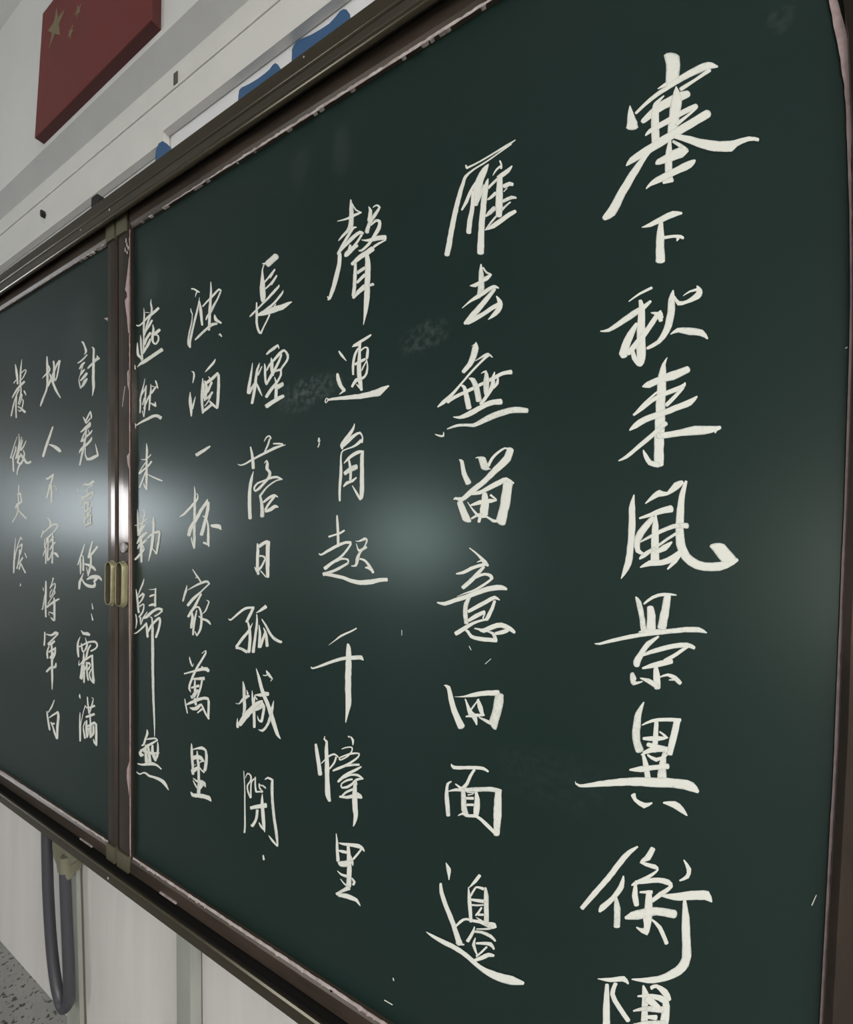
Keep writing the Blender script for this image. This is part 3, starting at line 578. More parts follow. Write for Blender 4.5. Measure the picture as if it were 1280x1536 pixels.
('c2','雁','-2072 4394 -2058 4392;-2073 4370 -2045 4372;-2050 4336 -2042 4367;-2009 4340 -2021 4367;-1887 4348 -1898 4371;-1679 4375 -1693 4401;-1572 4385 -1590 4419;-1477 4416 -1483 4427|-1529 4404 -1520 4388;-1642 4375 -1633 4359;-1818 4336 -1807 4315;-1981 4310 -1966 4286;-2083 4277 -2048 4241;-2119 4211 -2073 4178;-2188 4044 -2126 4006;-2263 3759 -2192 3722;-2306 3558 -2229 3520;-2330 3448 -2257 3412|-1791 4291 -1783 4283;-1866 4273 -1796 4207;-1938 4186 -1842 4116;-1972 4059 -1866 4001;-1967 3900 -1906 3871|-1951 4152 -1929 4133;-2019 4077 -1982 4046;-2072 3983 -2030 3949;-2119 3901 -2096 3881|-1995 4061 -1944 4039;-2005 3876 -1949 3849;-2040 3747 -1972 3714;-2050 3610 -1983 3582|-1846 4080 -1831 4069;-1893 3988 -1861 3965;-1929 3906 -1904 3888|-1796 4127 -1783 4118;-1845 4064 -1782 4027;-1873 3904 -1799 3868;-1897 3647 -1818 3615;-1909 3462 -1820 3429;-1913 3331 -1823 3299|-1664 4269 -1646 4269;-1647 4218 -1624 4212;-1654 4183 -1625 4168|-1653 4216 -1637 4194;-1703 4195 -1683 4172;-1736 4140 -1730 4133|-1519 4158 -1508 4144;-1576 4145 -1540 4093;-1647 4125 -1620 4065;-1685 4111 -1679 4089|-1675 4098 -1649 4060;-1742 4066 -1718 4034;-1796 4031 -1771 4000|-1677 4104 -1619 4079;-1692 4000 -1611 3965;-1701 3855 -1608 3818;-1696 3743 -1609 3708;-1695 3674 -1618 3642|-1495 3959 -1504 3924;-1540 3991 -1535 3939;-1614 3991 -1592 3936|-1714 3947 -1683 3907;-1760 3918 -1734 3880;-1797 3898 -1786 3878|-1570 3937 -1560 3924;-1607 3910 -1597 3898|-1459 3792 -1461 3771;-1520 3831 -1512 3783;-1619 3823 -1602 3780|-1727 3791 -1685 3736;-1783 3754 -1746 3704;-1817 3719 -1800 3696|-1531 3770 -1519 3751;-1580 3753 -1563 3730;-1631 3729 -1606 3697|-1478 3661 -1457 3619;-1548 3656 -1517 3599;-1644 3625 -1610 3568;-1739 3596 -1707 3536;-1819 3563 -1813 3549|-1695 3675 -1676 3652;-1753 3630 -1733 3608;-1810 3573 -1793 3557'),
('c2','去','-1869 3193 -1853 3188;-1890 3114 -1830 3098;-1893 3003 -1814 2980;-1903 2902 -1821 2861;-1914 2839 -1868 2808|-1844 3143 -1827 3148;-1803 3070 -1787 3085;-1748 3037 -1741 3052|-1741 3046 -1729 3028;-1811 3040 -1776 2984;-1885 3009 -1861 2967;-1942 2998 -1925 2946;-1996 2987 -1995 2981|-2082 2748 -2089 2757;-1983 2789 -2002 2817;-1897 2805 -1925 2852;-1815 2828 -1847 2880;-1740 2860 -1764 2908;-1693 2869 -1694 2912;-1648 2854 -1643 2864|-1709 2879 -1678 2847;-1794 2815 -1748 2767;-1897 2734 -1841 2676;-1996 2655 -1943 2597;-2067 2581 -2036 2548|-2008 2540 -2032 2584;-1931 2552 -1966 2614;-1813 2593 -1843 2645;-1697 2638 -1724 2690;-1629 2641 -1656 2708|-1679 2777 -1667 2781;-1661 2709 -1606 2709;-1665 2663 -1601 2626;-1711 2609 -1668 2561;-1770 2544 -1765 2538'),
('c2','無','-1913 2325 -1905 2322;-1954 2277 -1873 2249;-1973 2203 -1892 2161;-2013 2111 -1952 2064;-2084 2031 -2044 1993|-1963 2286 -1966 2290;-1921 2298 -1927 2308|-1914 2107 -1918 2114;-1814 2131 -1828 2159;-1764 2140 -1760 2173;-1711 2105 -1704 2112|-1784 2164 -1749 2124;-1821 2123 -1800 2098;-1952 2025 -1929 2001;-2083 1904 -2062 1884;-2225 1788 -2193 1755;-2335 1721 -2298 1679;-2394 1663 -2382 1650|-2244 1674 -2280 1729;-2164 1716 -2188 1759;-1988 1765 -2009 1806;-1787 1827 -1806 1866;-1659 1862 -1681 1907;-1577 1887 -1592 1934;-1485 1879 -1494 1935|-2092 1854 -2078 1871;-2067 1822 -2025 1842;-2051 1730 -1986 1734;-2022 1583 -1949 1586|-1993 1922 -1988 1933;-1962 1881 -1915 1917;-1933 1793 -1860 1802;-1904 1650 -1825 1653|-1842 1950 -1845 1956;-1798 1952 -1779 1981;-1817 1877 -1738 1865;-1810 1748 -1751 1734;-1800 1709 -1770 1701|-1686 1944 -1675 1939;-1723 1883 -1675 1869;-1727 1813 -1670 1791;-1758 1749 -1715 1719;-1812 1675 -1777 1645;-1859 1625 -1828 1597|-1650 1869 -1631 1863;-1668 1822 -1632 1802;-1696 1770 -1680 1757|-2179 1503 -2178 1517;-2095 1475 -2102 1514;-1980 1484 -2009 1545;-1857 1529 -1889 1589;-1724 1573 -1744 1635;-1593 1567 -1604 1637|-2255 1372 -2260 1386;-2135 1386 -2144 1421;-2013 1380 -2014 1415;-1915 1358 -1926 1405;-1775 1393 -1807 1459;-1621 1433 -1649 1507;-1496 1452 -1510 1525;-1392 1446 -1392 1517;-1308 1434 -1303 1487|-2418 1332 -2415 1341;-2357 1297 -2353 1323;-2294 1295 -2317 1318;-2298 1349 -2307 1351'),
('c2','留','-2105 1006 -2099 1013;-2087 971 -2043 993;-2066 840 -2007 853;-2015 715 -1941 742|-1899 1006 -1901 1011;-1865 1005 -1865 1024;-1829 987 -1821 1013|-1870 1008 -1770 1000;-1833 888 -1724 875|-1757 869 -1750 895;-1715 865 -1713 875|-1723 900 -1755 918;-1682 978 -1711 1000;-1619 1034 -1640 1060;-1551 1075 -1556 1097;-1508 1063 -1505 1081|-1528 1088 -1448 1052;-1564 1002 -1484 946;-1675 894 -1617 835;-1805 770 -1758 719;-1964 658 -1918 605;-2062 579 -2044 523;-2142 581 -2134 547;-2166 554 -2162 547|-2121 505 -2053 541;-2082 389 -1989 415;-2050 312 -1931 295|-1932 590 -1938 624;-1831 594 -1847 640;-1708 641 -1735 692;-1590 686 -1621 745;-1530 725 -1530 770;-1450 689 -1441 704|-1568 722 -1450 688;-1602 486 -1488 446;-1648 304 -1533 248|-1945 466 -1952 485;-1830 477 -1845 532;-1696 495 -1702 541;-1636 513 -1637 526|-1809 605 -1750 605;-1823 515 -1724 508;-1836 434 -1728 421;-1841 373 -1732 362|-1719 572 -1701 593;-1647 522 -1636 536|-1989 512 -1981 517;-1926 416 -1908 429;-1843 326 -1827 364;-1759 332 -1752 355;-1682 278 -1672 313;-1628 278 -1629 311|-1930 314 -1942 334;-1851 348 -1860 381;-1849 347 -1802 380;-1864 289 -1825 280'),
('c2','意','-1961 -12 -1953 -3;-1897 -62 -1883 -46;-1832 -125 -1806 -102;-1790 -188 -1747 -149;-1739 -214 -1718 -194|-1862 -172 -1865 -165;-1816 -161 -1820 -141;-1788 -159 -1788 -141|-2115 -317 -2118 -300;-2023 -309 -2038 -272;-1919 -259 -1937 -219;-1821 -222 -1833 -183;-1744 -204 -1752 -168|-1792 -203 -1763 -227;-1885 -296 -1848 -327;-1966 -373 -1926 -409;-2051 -450 -2016 -484|-1939 -384 -1954 -360;-1857 -349 -1874 -312;-1766 -314 -1767 -282;-1714 -331 -1681 -296;-1702 -358 -1662 -342|-1696 -340 -1678 -361;-1774 -397 -1755 -422;-1890 -470 -1877 -494;-2009 -520 -2003 -534;-2106 -569 -2104 -572|-2360 -667 -2357 -649;-2257 -690 -2262 -641;-2121 -642 -2141 -592;-1974 -590 -1996 -538;-1812 -526 -1834 -468;-1679 -483 -1692 -420;-1573 -466 -1567 -406;-1513 -464 -1505 -437|-1962 -554 -1925 -569;-2012 -634 -1956 -646;-2028 -738 -1968 -734;-2009 -873 -1952 -862|-1952 -749 -1972 -717;-1848 -694 -1874 -652;-1730 -625 -1755 -582;-1645 -573 -1646 -527;-1590 -580 -1585 -568|-1663 -583 -1627 -592;-1694 -666 -1652 -678;-1745 -759 -1696 -778;-1757 -801 -1722 -814|-1950 -853 -1971 -822;-1846 -793 -1873 -750;-1750 -734 -1770 -699|-1733 -782 -1726 -812;-1823 -811 -1814 -837;-1908 -844 -1890 -876;-2037 -916 -2005 -961;-2130 -980 -2099 -1022|-1772 -732 -1748 -738;-1789 -790 -1770 -794|-2008 -946 -1993 -927;-1973 -975 -1944 -946;-1930 -1026 -1904 -990;-1821 -1051 -1811 -999;-1719 -1049 -1714 -997;-1617 -1043 -1613 -997|-1731 -940 -1725 -922;-1672 -962 -1646 -932;-1651 -1020 -1607 -996|-1879 -924 -1876 -905;-1830 -931 -1824 -906;-1765 -954 -1770 -899;-1651 -902 -1670 -845;-1567 -876 -1562 -815;-1484 -897 -1456 -848;-1424 -925 -1404 -898|-1627 -962 -1633 -926;-1557 -951 -1570 -904;-1480 -913 -1497 -872'),
('c2','回','-2258 -1622 -2254 -1615;-2221 -1656 -2176 -1618;-2189 -1810 -2119 -1779;-2135 -1957 -2058 -1914;-2070 -2087 -1981 -2031|-2116 -1732 -2116 -1727;-2002 -1716 -2004 -1697;-1865 -1687 -1874 -1635;-1711 -1645 -1715 -1586;-1586 -1629 -1587 -1558|-1630 -1619 -1524 -1606;-1659 -1787 -1540 -1776;-1696 -1916 -1606 -2005|-1991 -1736 -1973 -1727;-1971 -1803 -1938 -1786;-1948 -1897 -1892 -1853;-1894 -1935 -1837 -1892;-1847 -1998 -1829 -1990|-1821 -1695 -1811 -1700;-1890 -1789 -1871 -1798;-1916 -1832 -1898 -1839|-1844 -1716 -1814 -1703;-1832 -1806 -1771 -1775;-1786 -1879 -1749 -1860|-1971 -1937 -1974 -1921;-1876 -1919 -1882 -1876;-1747 -1878 -1749 -1854|-1816 -1910 -1809 -1896;-1743 -1942 -1726 -1906;-1680 -1962 -1660 -1919'),
('c2','面','-2154 -2517 -2147 -2511;-2126 -2569 -2104 -2522;-1978 -2534 -1978 -2491;-1845 -2499 -1843 -2457;-1759 -2483 -1746 -2445;-1701 -2495 -1688 -2471|-1872 -2498 -1843 -2509;-1927 -2587 -1891 -2595;-1967 -2682 -1929 -2695;-2019 -2743 -1984 -2764|-2149 -2709 -2138 -2721;-2205 -2751 -2173 -2760;-2227 -2854 -2177 -2842;-2225 -2985 -2161 -2961;-2205 -3131 -2149 -3110|-2179 -2845 -2182 -2834;-2095 -2816 -2100 -2782;-1973 -2788 -1975 -2741;-1800 -2737 -1802 -2682;-1650 -2694 -1644 -2637;-1553 -2689 -1540 -2634|-2096 -2736 -2086 -2721;-2037 -2770 -2020 -2740;-1995 -2778 -1981 -2747|-1614 -2679 -1534 -2660;-1627 -2827 -1532 -2802;-1629 -2996 -1534 -2970;-1627 -3158 -1552 -3137|-2022 -2773 -1967 -2755;-2021 -2886 -1951 -2862;-2015 -3003 -1941 -2965;-1970 -3067 -1916 -3029|-1851 -2757 -1817 -2742;-1852 -2836 -1787 -2814;-1864 -2934 -1785 -2916;-1863 -3008 -1797 -2993|-1947 -2788 -1946 -2775;-1854 -2769 -1853 -2754|-1952 -2868 -1953 -2836;-1865 -2845 -1866 -2808|-1944 -2940 -1945 -2908;-1864 -2916 -1865 -2884|-1922 -3060 -1923 -3023;-1823 -3032 -1824 -2988|-2049 -3085 -2054 -3078;-1996 -3054 -1998 -3025;-1934 -3063 -1925 -3024;-1830 -3036 -1816 -2997;-1733 -3084 -1703 -3042;-1656 -3131 -1626 -3089;-1592 -3161 -1562 -3113|-1931 -2817 -1935 -2801;-1865 -2783 -1868 -2772'),
('c2','邊','-2204 -3679 -2196 -3673;-2195 -3758 -2134 -3722;-2177 -3808 -2139 -3792;-2163 -3861 -2151 -3857|-2282 -3952 -2248 -3936;-2279 -4058 -2225 -4027;-2228 -4188 -2168 -4143;-2146 -4328 -2087 -4283;-2090 -4457 -2027 -4410;-2052 -4564 -1973 -4504|-2060 -4555 -2053 -4533;-2015 -4553 -2009 -4525;-1958 -4530 -1956 -4509|-2061 -4372 -2080 -4363;-1993 -4288 -2016 -4268;-1937 -4234 -1941 -4206;-1856 -4222 -1850 -4184;-1773 -4199 -1763 -4153;-1696 -4202 -1672 -4137;-1628 -4198 -1617 -4146;-1576 -4162 -1577 -4142|-1792 -3654 -1759 -3666;-1845 -3737 -1809 -3752;-1907 -3847 -1899 -3851|-1918 -3850 -1907 -3845;-1923 -3974 -1876 -3951;-1911 -4119 -1862 -4095;-1896 -4233 -1853 -4211|-1872 -3937 -1895 -3935;-1826 -3842 -1847 -3833;-1803 -3816 -1807 -3794;-1737 -3817 -1726 -3775|-1721 -3777 -1695 -3767;-1730 -3894 -1668 -3849;-1726 -4040 -1664 -4014;-1721 -4185 -1658 -4158|-1880 -3987 -1876 -3960;-1806 -3974 -1800 -3932;-1732 -3956 -1726 -3910|-1867 -4041 -1865 -4016;-1802 -4019 -1802 -3995;-1728 -3983 -1730 -3961|-1760 -4008 -1739 -4012;-1803 -4082 -1778 -4091;-1829 -4126 -1814 -4133|-1790 -4121 -1790 -4092;-1727 -4094 -1727 -4065|-1814 -4150 -1808 -4140;-1754 -4170 -1740 -4144|-1667 -4171 -1661 -4130;-1616 -4160 -1589 -4108;-1590 -4163 -1573 -4145|-1809 -4280 -1809 -4266;-1682 -4230 -1685 -4206;-1638 -4205 -1647 -4175|-1838 -4259 -1824 -4257;-1869 -4332 -1833 -4331;-1935 -4458 -1894 -4462|-1831 -4327 -1829 -4297;-1750 -4299 -1741 -4261;-1654 -4301 -1629 -4254;-1593 -4318 -1576 -4294|-1825 -4378 -1811 -4375;-1860 -4476 -1817 -4454;-1804 -4562 -1785 -4546|-1807 -4444 -1807 -4418;-1724 -4413 -1722 -4373;-1653 -4392 -1627 -4338;-1609 -4412 -1588 -4387|-1690 -4408 -1671 -4418;-1752 -4495 -1733 -4505;-1814 -4573 -1796 -4584|-1595 -4456 -1600 -4487;-1663 -4466 -1655 -4516;-1752 -4543 -1730 -4584;-1852 -4637 -1841 -4660|-2448 -4588 -2442 -4579;-2366 -4617 -2345 -4575;-2218 -4633 -2189 -4568;-2083 -4634 -2050 -4566;-1952 -4650 -1915 -4588;-1866 -4678 -1827 -4618;-1778 -4707 -1744 -4646;-1674 -4729 -1638 -4641;-1550 -4727 -1518 -4620;-1407 -4701 -1382 -4587;-1269 -4628 -1261 -4587'),
('c3','聲','-3756 4626 -3729 4618;-3768 4509 -3692 4483;-3773 4408 -3684 4374;-3784 4304 -3693 4252;-3811 4249 -3758 4200;-3890 4202 -3856 4167;-3953 4151 -3937 4135|-3725 4560 -3708 4561;-3666 4453 -3647 4462;-3567 4380 -3557 4393|-3567 4400 -3557 4377;-3681 4416 -3659 4370;-3795 4406 -3779 4370;-3970 4421 -3966 4408|-3640 4226 -3636 4211;-3711 4250 -3682 4208;-3791 4179 -3746 4142;-3880 4091 -3833 4055;-3968 3989 -3922 3955|-3516 4106 -3527 4084;-3584 4158 -3575 4105;-3703 4137 -3657 4079;-3806 4087 -3757 4033;-3906 4033 -3864 3991;-3971 3979 -3934 3946|-3956 3976 -3889 3954;-3958 3861 -3882 3832;-4012 3693 -3928 3653;-4066 3530 -3992 3492;-4112 3415 -4066 3378;-4130 3392 -4116 3376|-4139 3428 -4118 3433;-4109 3383 -4084 3390|-3568 4103 -3532 4072;-3638 4035 -3603 4003;-3709 3990 -3675 3957|-3636 3997 -3603 3948;-3733 3988 -3680 3921;-3830 3949 -3758 3877;-3841 3909 -3806 3876|-3758 4023 -3715 3998;-3800 3932 -3758 3908|-3449 4419 -3436 4419;-3439 4363 -3384 4351;-3454 4298 -3385 4263;-3463 4245 -3417 4218|-3369 4376 -3376 4388;-3318 4376 -3318 4404;-3292 4349 -3247 4340;-3356 4305 -3304 4260;-3455 4213 -3396 4171;-3503 4115 -3427 4071|-3389 4151 -3405 4169;-3320 4171 -3336 4213;-3289 4157 -3244 4173;-3306 4103 -3238 4063;-3376 4018 -3329 3979;-3453 3943 -3416 3905;-3554 3899 -3539 3862;-3597 3905 -3597 3888|-3549 4013 -3548 4024;-3433 3954 -3438 3996;-3290 3922 -3305 3993;-3158 3891 -3166 3956|-3166 3900 -3157 3881;-3279 3898 -3259 3865;-3362 3881 -3339 3845|-3391 3884 -3337 3806;-3487 3859 -3434 3780;-3600 3833 -3547 3762;-3725 3771 -3681 3720|-3669 3747 -3620 3731;-3683 3590 -3616 3568;-3690 3443 -3623 3420;-3706 3333 -3642 3309|-3489 3814 -3433 3802;-3490 3701 -3394 3676;-3491 3534 -3393 3504;-3494 3388 -3399 3359;-3499 3254 -3398 3222;-3502 3108 -3424 3081;-3499 3004 -3457 2988;-3504 2895 -3493 2891|-3502 3658 -3470 3610;-3630 3627 -3597 3579|-3505 3565 -3464 3521;-3630 3496 -3593 3456|-3508 3423 -3484 3397;-3625 3366 -3594 3333|-3500 3397 -3463 3346;-3601 3367 -3560 3317;-3694 3314 -3652 3270|-3350 3399 -3335 3356;-3419 3402 -3404 3359'),
('c3','連','-3922 2633 -3903 2639;-3883 2564 -3846 2578;-3786 2475 -3776 2480|-3954 2333 -3912 2331;-3954 2250 -3877 2252;-3897 2143 -3841 2159;-3834 2074 -3784 2099|-3809 2101 -3786 2069;-3855 2082 -3833 2057;-3895 2050 -3886 2040|-3386 2746 -3370 2726;-3451 2733 -3424 2695;-3560 2705 -3534 2665;-3669 2672 -3648 2639|-3684 2639 -3689 2648;-3628 2632 -3644 2669;-3551 2633 -3564 2670|-3586 2685 -3530 2672;-3585 2533 -3536 2522;-3603 2403 -3525 2387;-3601 2266 -3523 2255;-3582 2152 -3505 2148;-3541 2040 -3497 2039|-3597 2612 -3571 2596;-3655 2544 -3612 2523;-3678 2464 -3633 2450;-3688 2374 -3642 2364;-3678 2272 -3644 2267|-3536 2550 -3553 2570;-3475 2578 -3483 2603;-3444 2565 -3415 2578;-3456 2508 -3405 2495;-3460 2447 -3416 2435|-3620 2381 -3643 2416;-3540 2397 -3567 2442;-3455 2420 -3475 2455|-3446 2420 -3429 2409;-3509 2344 -3485 2330;-3526 2301 -3510 2293|-3451 2434 -3436 2433;-3439 2344 -3412 2339;-3459 2256 -3422 2238;-3509 2213 -3480 2177;-3626 2213 -3585 2163;-3695 2122 -3660 2099|-3609 2131 -3600 2137;-3564 2071 -3531 2089;-3512 2031 -3504 2035|-4130 1977 -4154 1986;-4119 2018 -4129 2034;-4095 2004 -4067 2006;-4124 1975 -4122 1956;-4133 1987 -4150 1977|-4096 1984 -4103 2013;-3993 1976 -4000 2018;-3757 1950 -3765 2009;-3527 1924 -3542 2000;-3358 1920 -3383 2006;-3217 1918 -3268 2019;-3131 1979 -3167 2031;-3081 2015 -3094 2035'),
('c3','角','-3633 1617 -3622 1613;-3672 1560 -3630 1540;-3744 1495 -3692 1459;-3825 1421 -3770 1388;-3872 1353 -3803 1336;-3845 1299 -3817 1298|-3803 1319 -3836 1348;-3704 1375 -3753 1419;-3622 1434 -3655 1475;-3544 1467 -3532 1500;-3505 1416 -3479 1416;-3532 1362 -3484 1349|-3534 1401 -3494 1365;-3585 1362 -3553 1327;-3666 1321 -3651 1296;-3778 1297 -3767 1280;-3853 1260 -3830 1248;-3869 1147 -3834 1143;-3875 1010 -3819 1005;-3883 875 -3829 868;-3891 737 -3844 733;-3880 602 -3844 602|-3792 1099 -3804 1109;-3707 1145 -3741 1178;-3617 1185 -3651 1230;-3537 1210 -3552 1260;-3478 1215 -3478 1242|-3484 1247 -3467 1241;-3527 1189 -3464 1165;-3529 940 -3457 917;-3530 718 -3453 705;-3529 611 -3474 618|-3497 607 -3526 596;-3550 692 -3588 676;-3643 798 -3656 793|-3729 1142 -3696 1143;-3717 1059 -3671 1060;-3706 970 -3656 967;-3708 881 -3662 876|-3587 1078 -3569 1005;-3688 1059 -3675 977;-3802 991 -3766 938|-3592 908 -3575 890;-3663 877 -3638 841;-3758 857 -3725 817;-3807 797 -3790 784|-4236 1495 -4228 1490;-4275 1465 -4250 1461;-4252 1430 -4235 1435|-4241 1417 -4225 1409;-4276 1372 -4253 1362'),
('c3','起','-3921 406 -3893 407;-3919 296 -3872 297;-3912 158 -3860 159;-3903 -16 -3858 -15|-4042 104 -4054 131;-3947 128 -3958 153;-3837 153 -3856 183;-3766 194 -3783 214|-4226 -119 -4218 -108;-4178 -147 -4179 -115;-4019 -82 -4047 -45;-3867 -17 -3891 23;-3746 21 -3756 60;-3659 21 -3660 61|-3675 35 -3644 20;-3743 -49 -3710 -68;-3856 -147 -3825 -174;-3999 -220 -3964 -256;-4136 -300 -4091 -343|-3900 -230 -3921 -187;-3814 -195 -3820 -162;-3725 -197 -3700 -173;-3717 -224 -3684 -217|-3711 -217 -3690 -243;-3828 -270 -3802 -306;-3967 -329 -3945 -367;-4150 -374 -4124 -429|-4103 -419 -4097 -381;-3936 -437 -3925 -386;-3787 -456 -3769 -407;-3637 -498 -3619 -442;-3495 -514 -3492 -447;-3324 -498 -3337 -429;-3168 -457 -3176 -402;-3073 -449 -3075 -397|-3587 58 -3586 65;-3522 49 -3528 70;-3438 69 -3436 113;-3416 68 -3382 79;-3437 12 -3413 3;-3490 -49 -3468 -61|-3574 27 -3564 30;-3557 -44 -3534 -33;-3515 -86 -3508 -42;-3391 -31 -3415 3|-3497 -45 -3460 -64;-3544 -101 -3500 -117;-3581 -174 -3517 -187;-3590 -248 -3561 -275;-3649 -261 -3648 -276|-3514 -184 -3506 -158;-3443 -200 -3422 -173;-3376 -267 -3336 -242;-3308 -353 -3271 -334|-3420 -292 -3420 -274;-3369 -305 -3341 -257;-3335 -323 -3309 -306'),
('c3','千','-3557 -1078 -3545 -1093;-3640 -1121 -3626 -1141;-3817 -1202 -3797 -1226;-3915 -1280 -3902 -1291;-4024 -1362 -4020 -1366|-3703 -1305 -3694 -1301;-3718 -1361 -3640 -1343;-3729 -1584 -3622 -1570;-3733 -1831 -3622 -1813;-3720 -2074 -3614 -2057;-3717 -2169 -3638 -2162;-3717 -2357 -3702 -2356|-4347 -1715 -4334 -1702;-4312 -1738 -4305 -1711;-4131 -1675 -4147 -1642;-3933 -1596 -3952 -1554;-3746 -1533 -3757 -1484;-3552 -1503 -3556 -1441;-3484 -1491 -3454 -1430;-3436 -1494 -3425 -1484'),
('c3','嶂','-4258 -2779 -4209 -2762;-4243 -2909 -4170 -2882;-4213 -3043 -4133 -3013;-4187 -3181 -4104 -3151|-4075 -2621 -4063 -2620;-4095 -2671 -4067 -2659;-4060 -2700 -4015 -2676;-4073 -2817 -4005 -2800;-4069 -3003 -3984 -2979;-4062 -3233 -3971 -3206;-4049 -3420 -3954 -3381;-3998 -3493 -3941 -3465|-4117 -3010 -4131 -3003;-4030 -2926 -4049 -2914;-3971 -2878 -3989 -2858;-3900 -2840 -3895 -2810;-3833 -2858 -3819 -2840|-3884 -2859 -3850 -2859;-3911 -2937 -3879 -2941;-3989 -3039 -3965 -3047|-3666 -2547 -3661 -2521;-3638 -2544 -3633 -2521|-3628 -2535 -3609 -2522;-3603 -2574 -3564 -2557;-3590 -2630 -3575 -2626|-3767 -2730 -3772 -2721;-3687 -2693 -3692 -2676;-3609 -2673 -3589 -2653;-3616 -2721 -3591 -2724;-3686 -2795 -3666 -2810;-3784 -2862 -3797 -2890;-3790 -2853 -3815 -2851;-3694 -2800 -3704 -2781;-3584 -2755 -3589 -2726;-3494 -2726 -3468 -2704;-3510 -2763 -3483 -2771;-3596 -2832 -3573 -2853;-3708 -2910 -3685 -2940;-3822 -2975 -3801 -3007;-3924 -3044 -3910 -3065|-3740 -2965 -3746 -2945;-3603 -2913 -3609 -2882;-3472 -2875 -3474 -2843|-3446 -2869 -3433 -2884;-3527 -2919 -3505 -2945;-3664 -3005 -3635 -3036;-3770 -3090 -3733 -3115;-3840 -3174 -3812 -3188|-3734 -3117 -3745 -3099;-3601 -3039 -3607 -3014;-3499 -3020 -3486 -2983;-3409 -3033 -3399 -3019|-3418 -3012 -3412 -3037;-3524 -3052 -3503 -3078;-3594 -3126 -3565 -3146;-3678 -3190 -3661 -3222;-3763 -3228 -3758 -3253|-3752 -3230 -3782 -3236;-3750 -3189 -3774 -3184;-3663 -3129 -3678 -3103;-3577 -3091 -3584 -3066|-3760 -3375 -3780 -3365;-3679 -3294 -3703 -3274;-3558 -3218 -3577 -3191|-3795 -3384 -3792 -3352;-3666 -3362 -3668 -3318;-3533 -3315 -3531 -3252;-3427 -3292 -3417 -3255|-3512 -3256 -3487 -3220;-3451 -3274 -3426 -3238|-3563 -3131 -3507 -3117;-3581 -3279 -3496 -3255;-3576 -3459 -3483 -3426;-3556 -3539 -3478 -3516;-3559 -3625 -3505 -3617;-3563 -3691 -3548 -3690|-3540 -3094 -3509 -3077;-3520 -3132 -3494 -3118'),
('c3','里','-3855 -3887 -3840 -3881;-3852 -3988 -3813 -3973;-3854 -4116 -3796 -4093;-3841 -4251 -3777 -4223|-3801 -4001 -3798 -3988;-3708 -4000 -3700 -3956;-3603 -3976 -3595 -3925;-3487 -3956 -3464 -3892;-3421 -3953 -3387 -3911;-3380 -3964 -3367 -3952|-3438 -3944 -3410 -3951;-3500 -4029 -3468 -4038;-3570 -4119 -3539 -4129|-3802 -4106 -3795 -4084;-3729 -4110 -3717 -4060;-3664 -4093 -3656 -4049|-3666 -3992 -3614 -3971;-3664 -4107 -3592 -4078;-3659 -4270 -3575 -4238;-3661 -4435 -3574 -4405;-3673 -4529 -3579 -4499|-3604 -4095 -3589 -4085;-3584 -4171 -3544 -4150;-3568 -4212 -3548 -4203|-3811 -4266 -3802 -4248;-3773 -4299 -3753 -4218;-3649 -4261 -3666 -4177;-3576 -4197 -3594 -4156|-3819 -4379 -3811 -4368;-3759 -4412 -3740 -4379;-3663 -4410 -3646 -4359|-3581 -4387 -3561 -4368;-3554 -4422 -3503 -4399;-3568 -4461 -3529 -4458|-3765 -4468 -3754 -4456;-3714 -4506 -3697 -4485;-3662 -4521 -3643 -4494|-3632 -4491 -3589 -4541;-3708 -4566 -3679 -4599;-3792 -4636 -3764 -4662;-3843 -4680 -3809 -4706|-3791 -4713 -3785 -4660;-3700 -4692 -3684 -4621;-3601 -4676 -3573 -4603;-3513 -4661 -3476 -4608;-3468 -4673 -3438 -4644;-3430 -4688 -3420 -4679'),
('c4','長','-5200 4362 -5090 4256;-5375 4306 -5299 4189|-5448 4278 -5450 4293;-5391 4258 -5394 4288;-5343 4232 -5344 4284|-5417 4266 -5393 4253;-5458 4200 -5424 4186;-5471 4115 -5408 4097;-5490 4026 -5385 3996;-5503 3906 -5363 3871;-5489 3791 -5352 3757;-5463 3716 -5376 3693|-5188 4130 -5154 4103;-5264 4083 -5221 4048;-5331 4041 -5298 4013;-5402 4000 -5373 3976|-5216 4071 -5196 4056;-5273 4018 -5258 4008|-5142 4022 -5112 4000;-5213 3975 -5171 3941;-5291 3929 -5260 3898;-5385 3894 -5361 3868|-5180 3968 -5156 3951;-5242 3908 -5224 3895|-5079 3861 -5064 3852;-5117 3846 -5071 3812;-5223 3795 -5178 3754;-5351 3724 -5315 3691;-5471 3668 -5440 3639;-5596 3613 -5565 3584;-5675 3582 -5638 3548;-5722 3547 -5707 3533|-4995 3754 -4979 3745;-5030 3728 -4989 3700;-5111 3678 -5071 3643;-5216 3622 -5179 3586;-5348 3583 -5312 3539;-5439 3557 -5418 3530|-5147 3595 -5127 3581;-5188 3566 -5157 3545|-5573 3723 -5542 3715;-5581 3633 -5530 3621;-5579 3529 -5515 3513;-5581 3423 -5522 3412;-5538 3286 -5484 3288;-5488 3221 -5444 3228|-5430 3210 -5476 3234;-5382 3286 -5416 3305;-5310 3372 -5343 3391;-5248 3450 -5286 3471|-5535 3505 -5547 3533;-5409 3476 -5446 3559;-5258 3465 -5302 3565;-5114 3463 -5157 3562;-4969 3465 -5019 3554;-4862 3504 -4896 3556;-4801 3528 -4809 3542'),
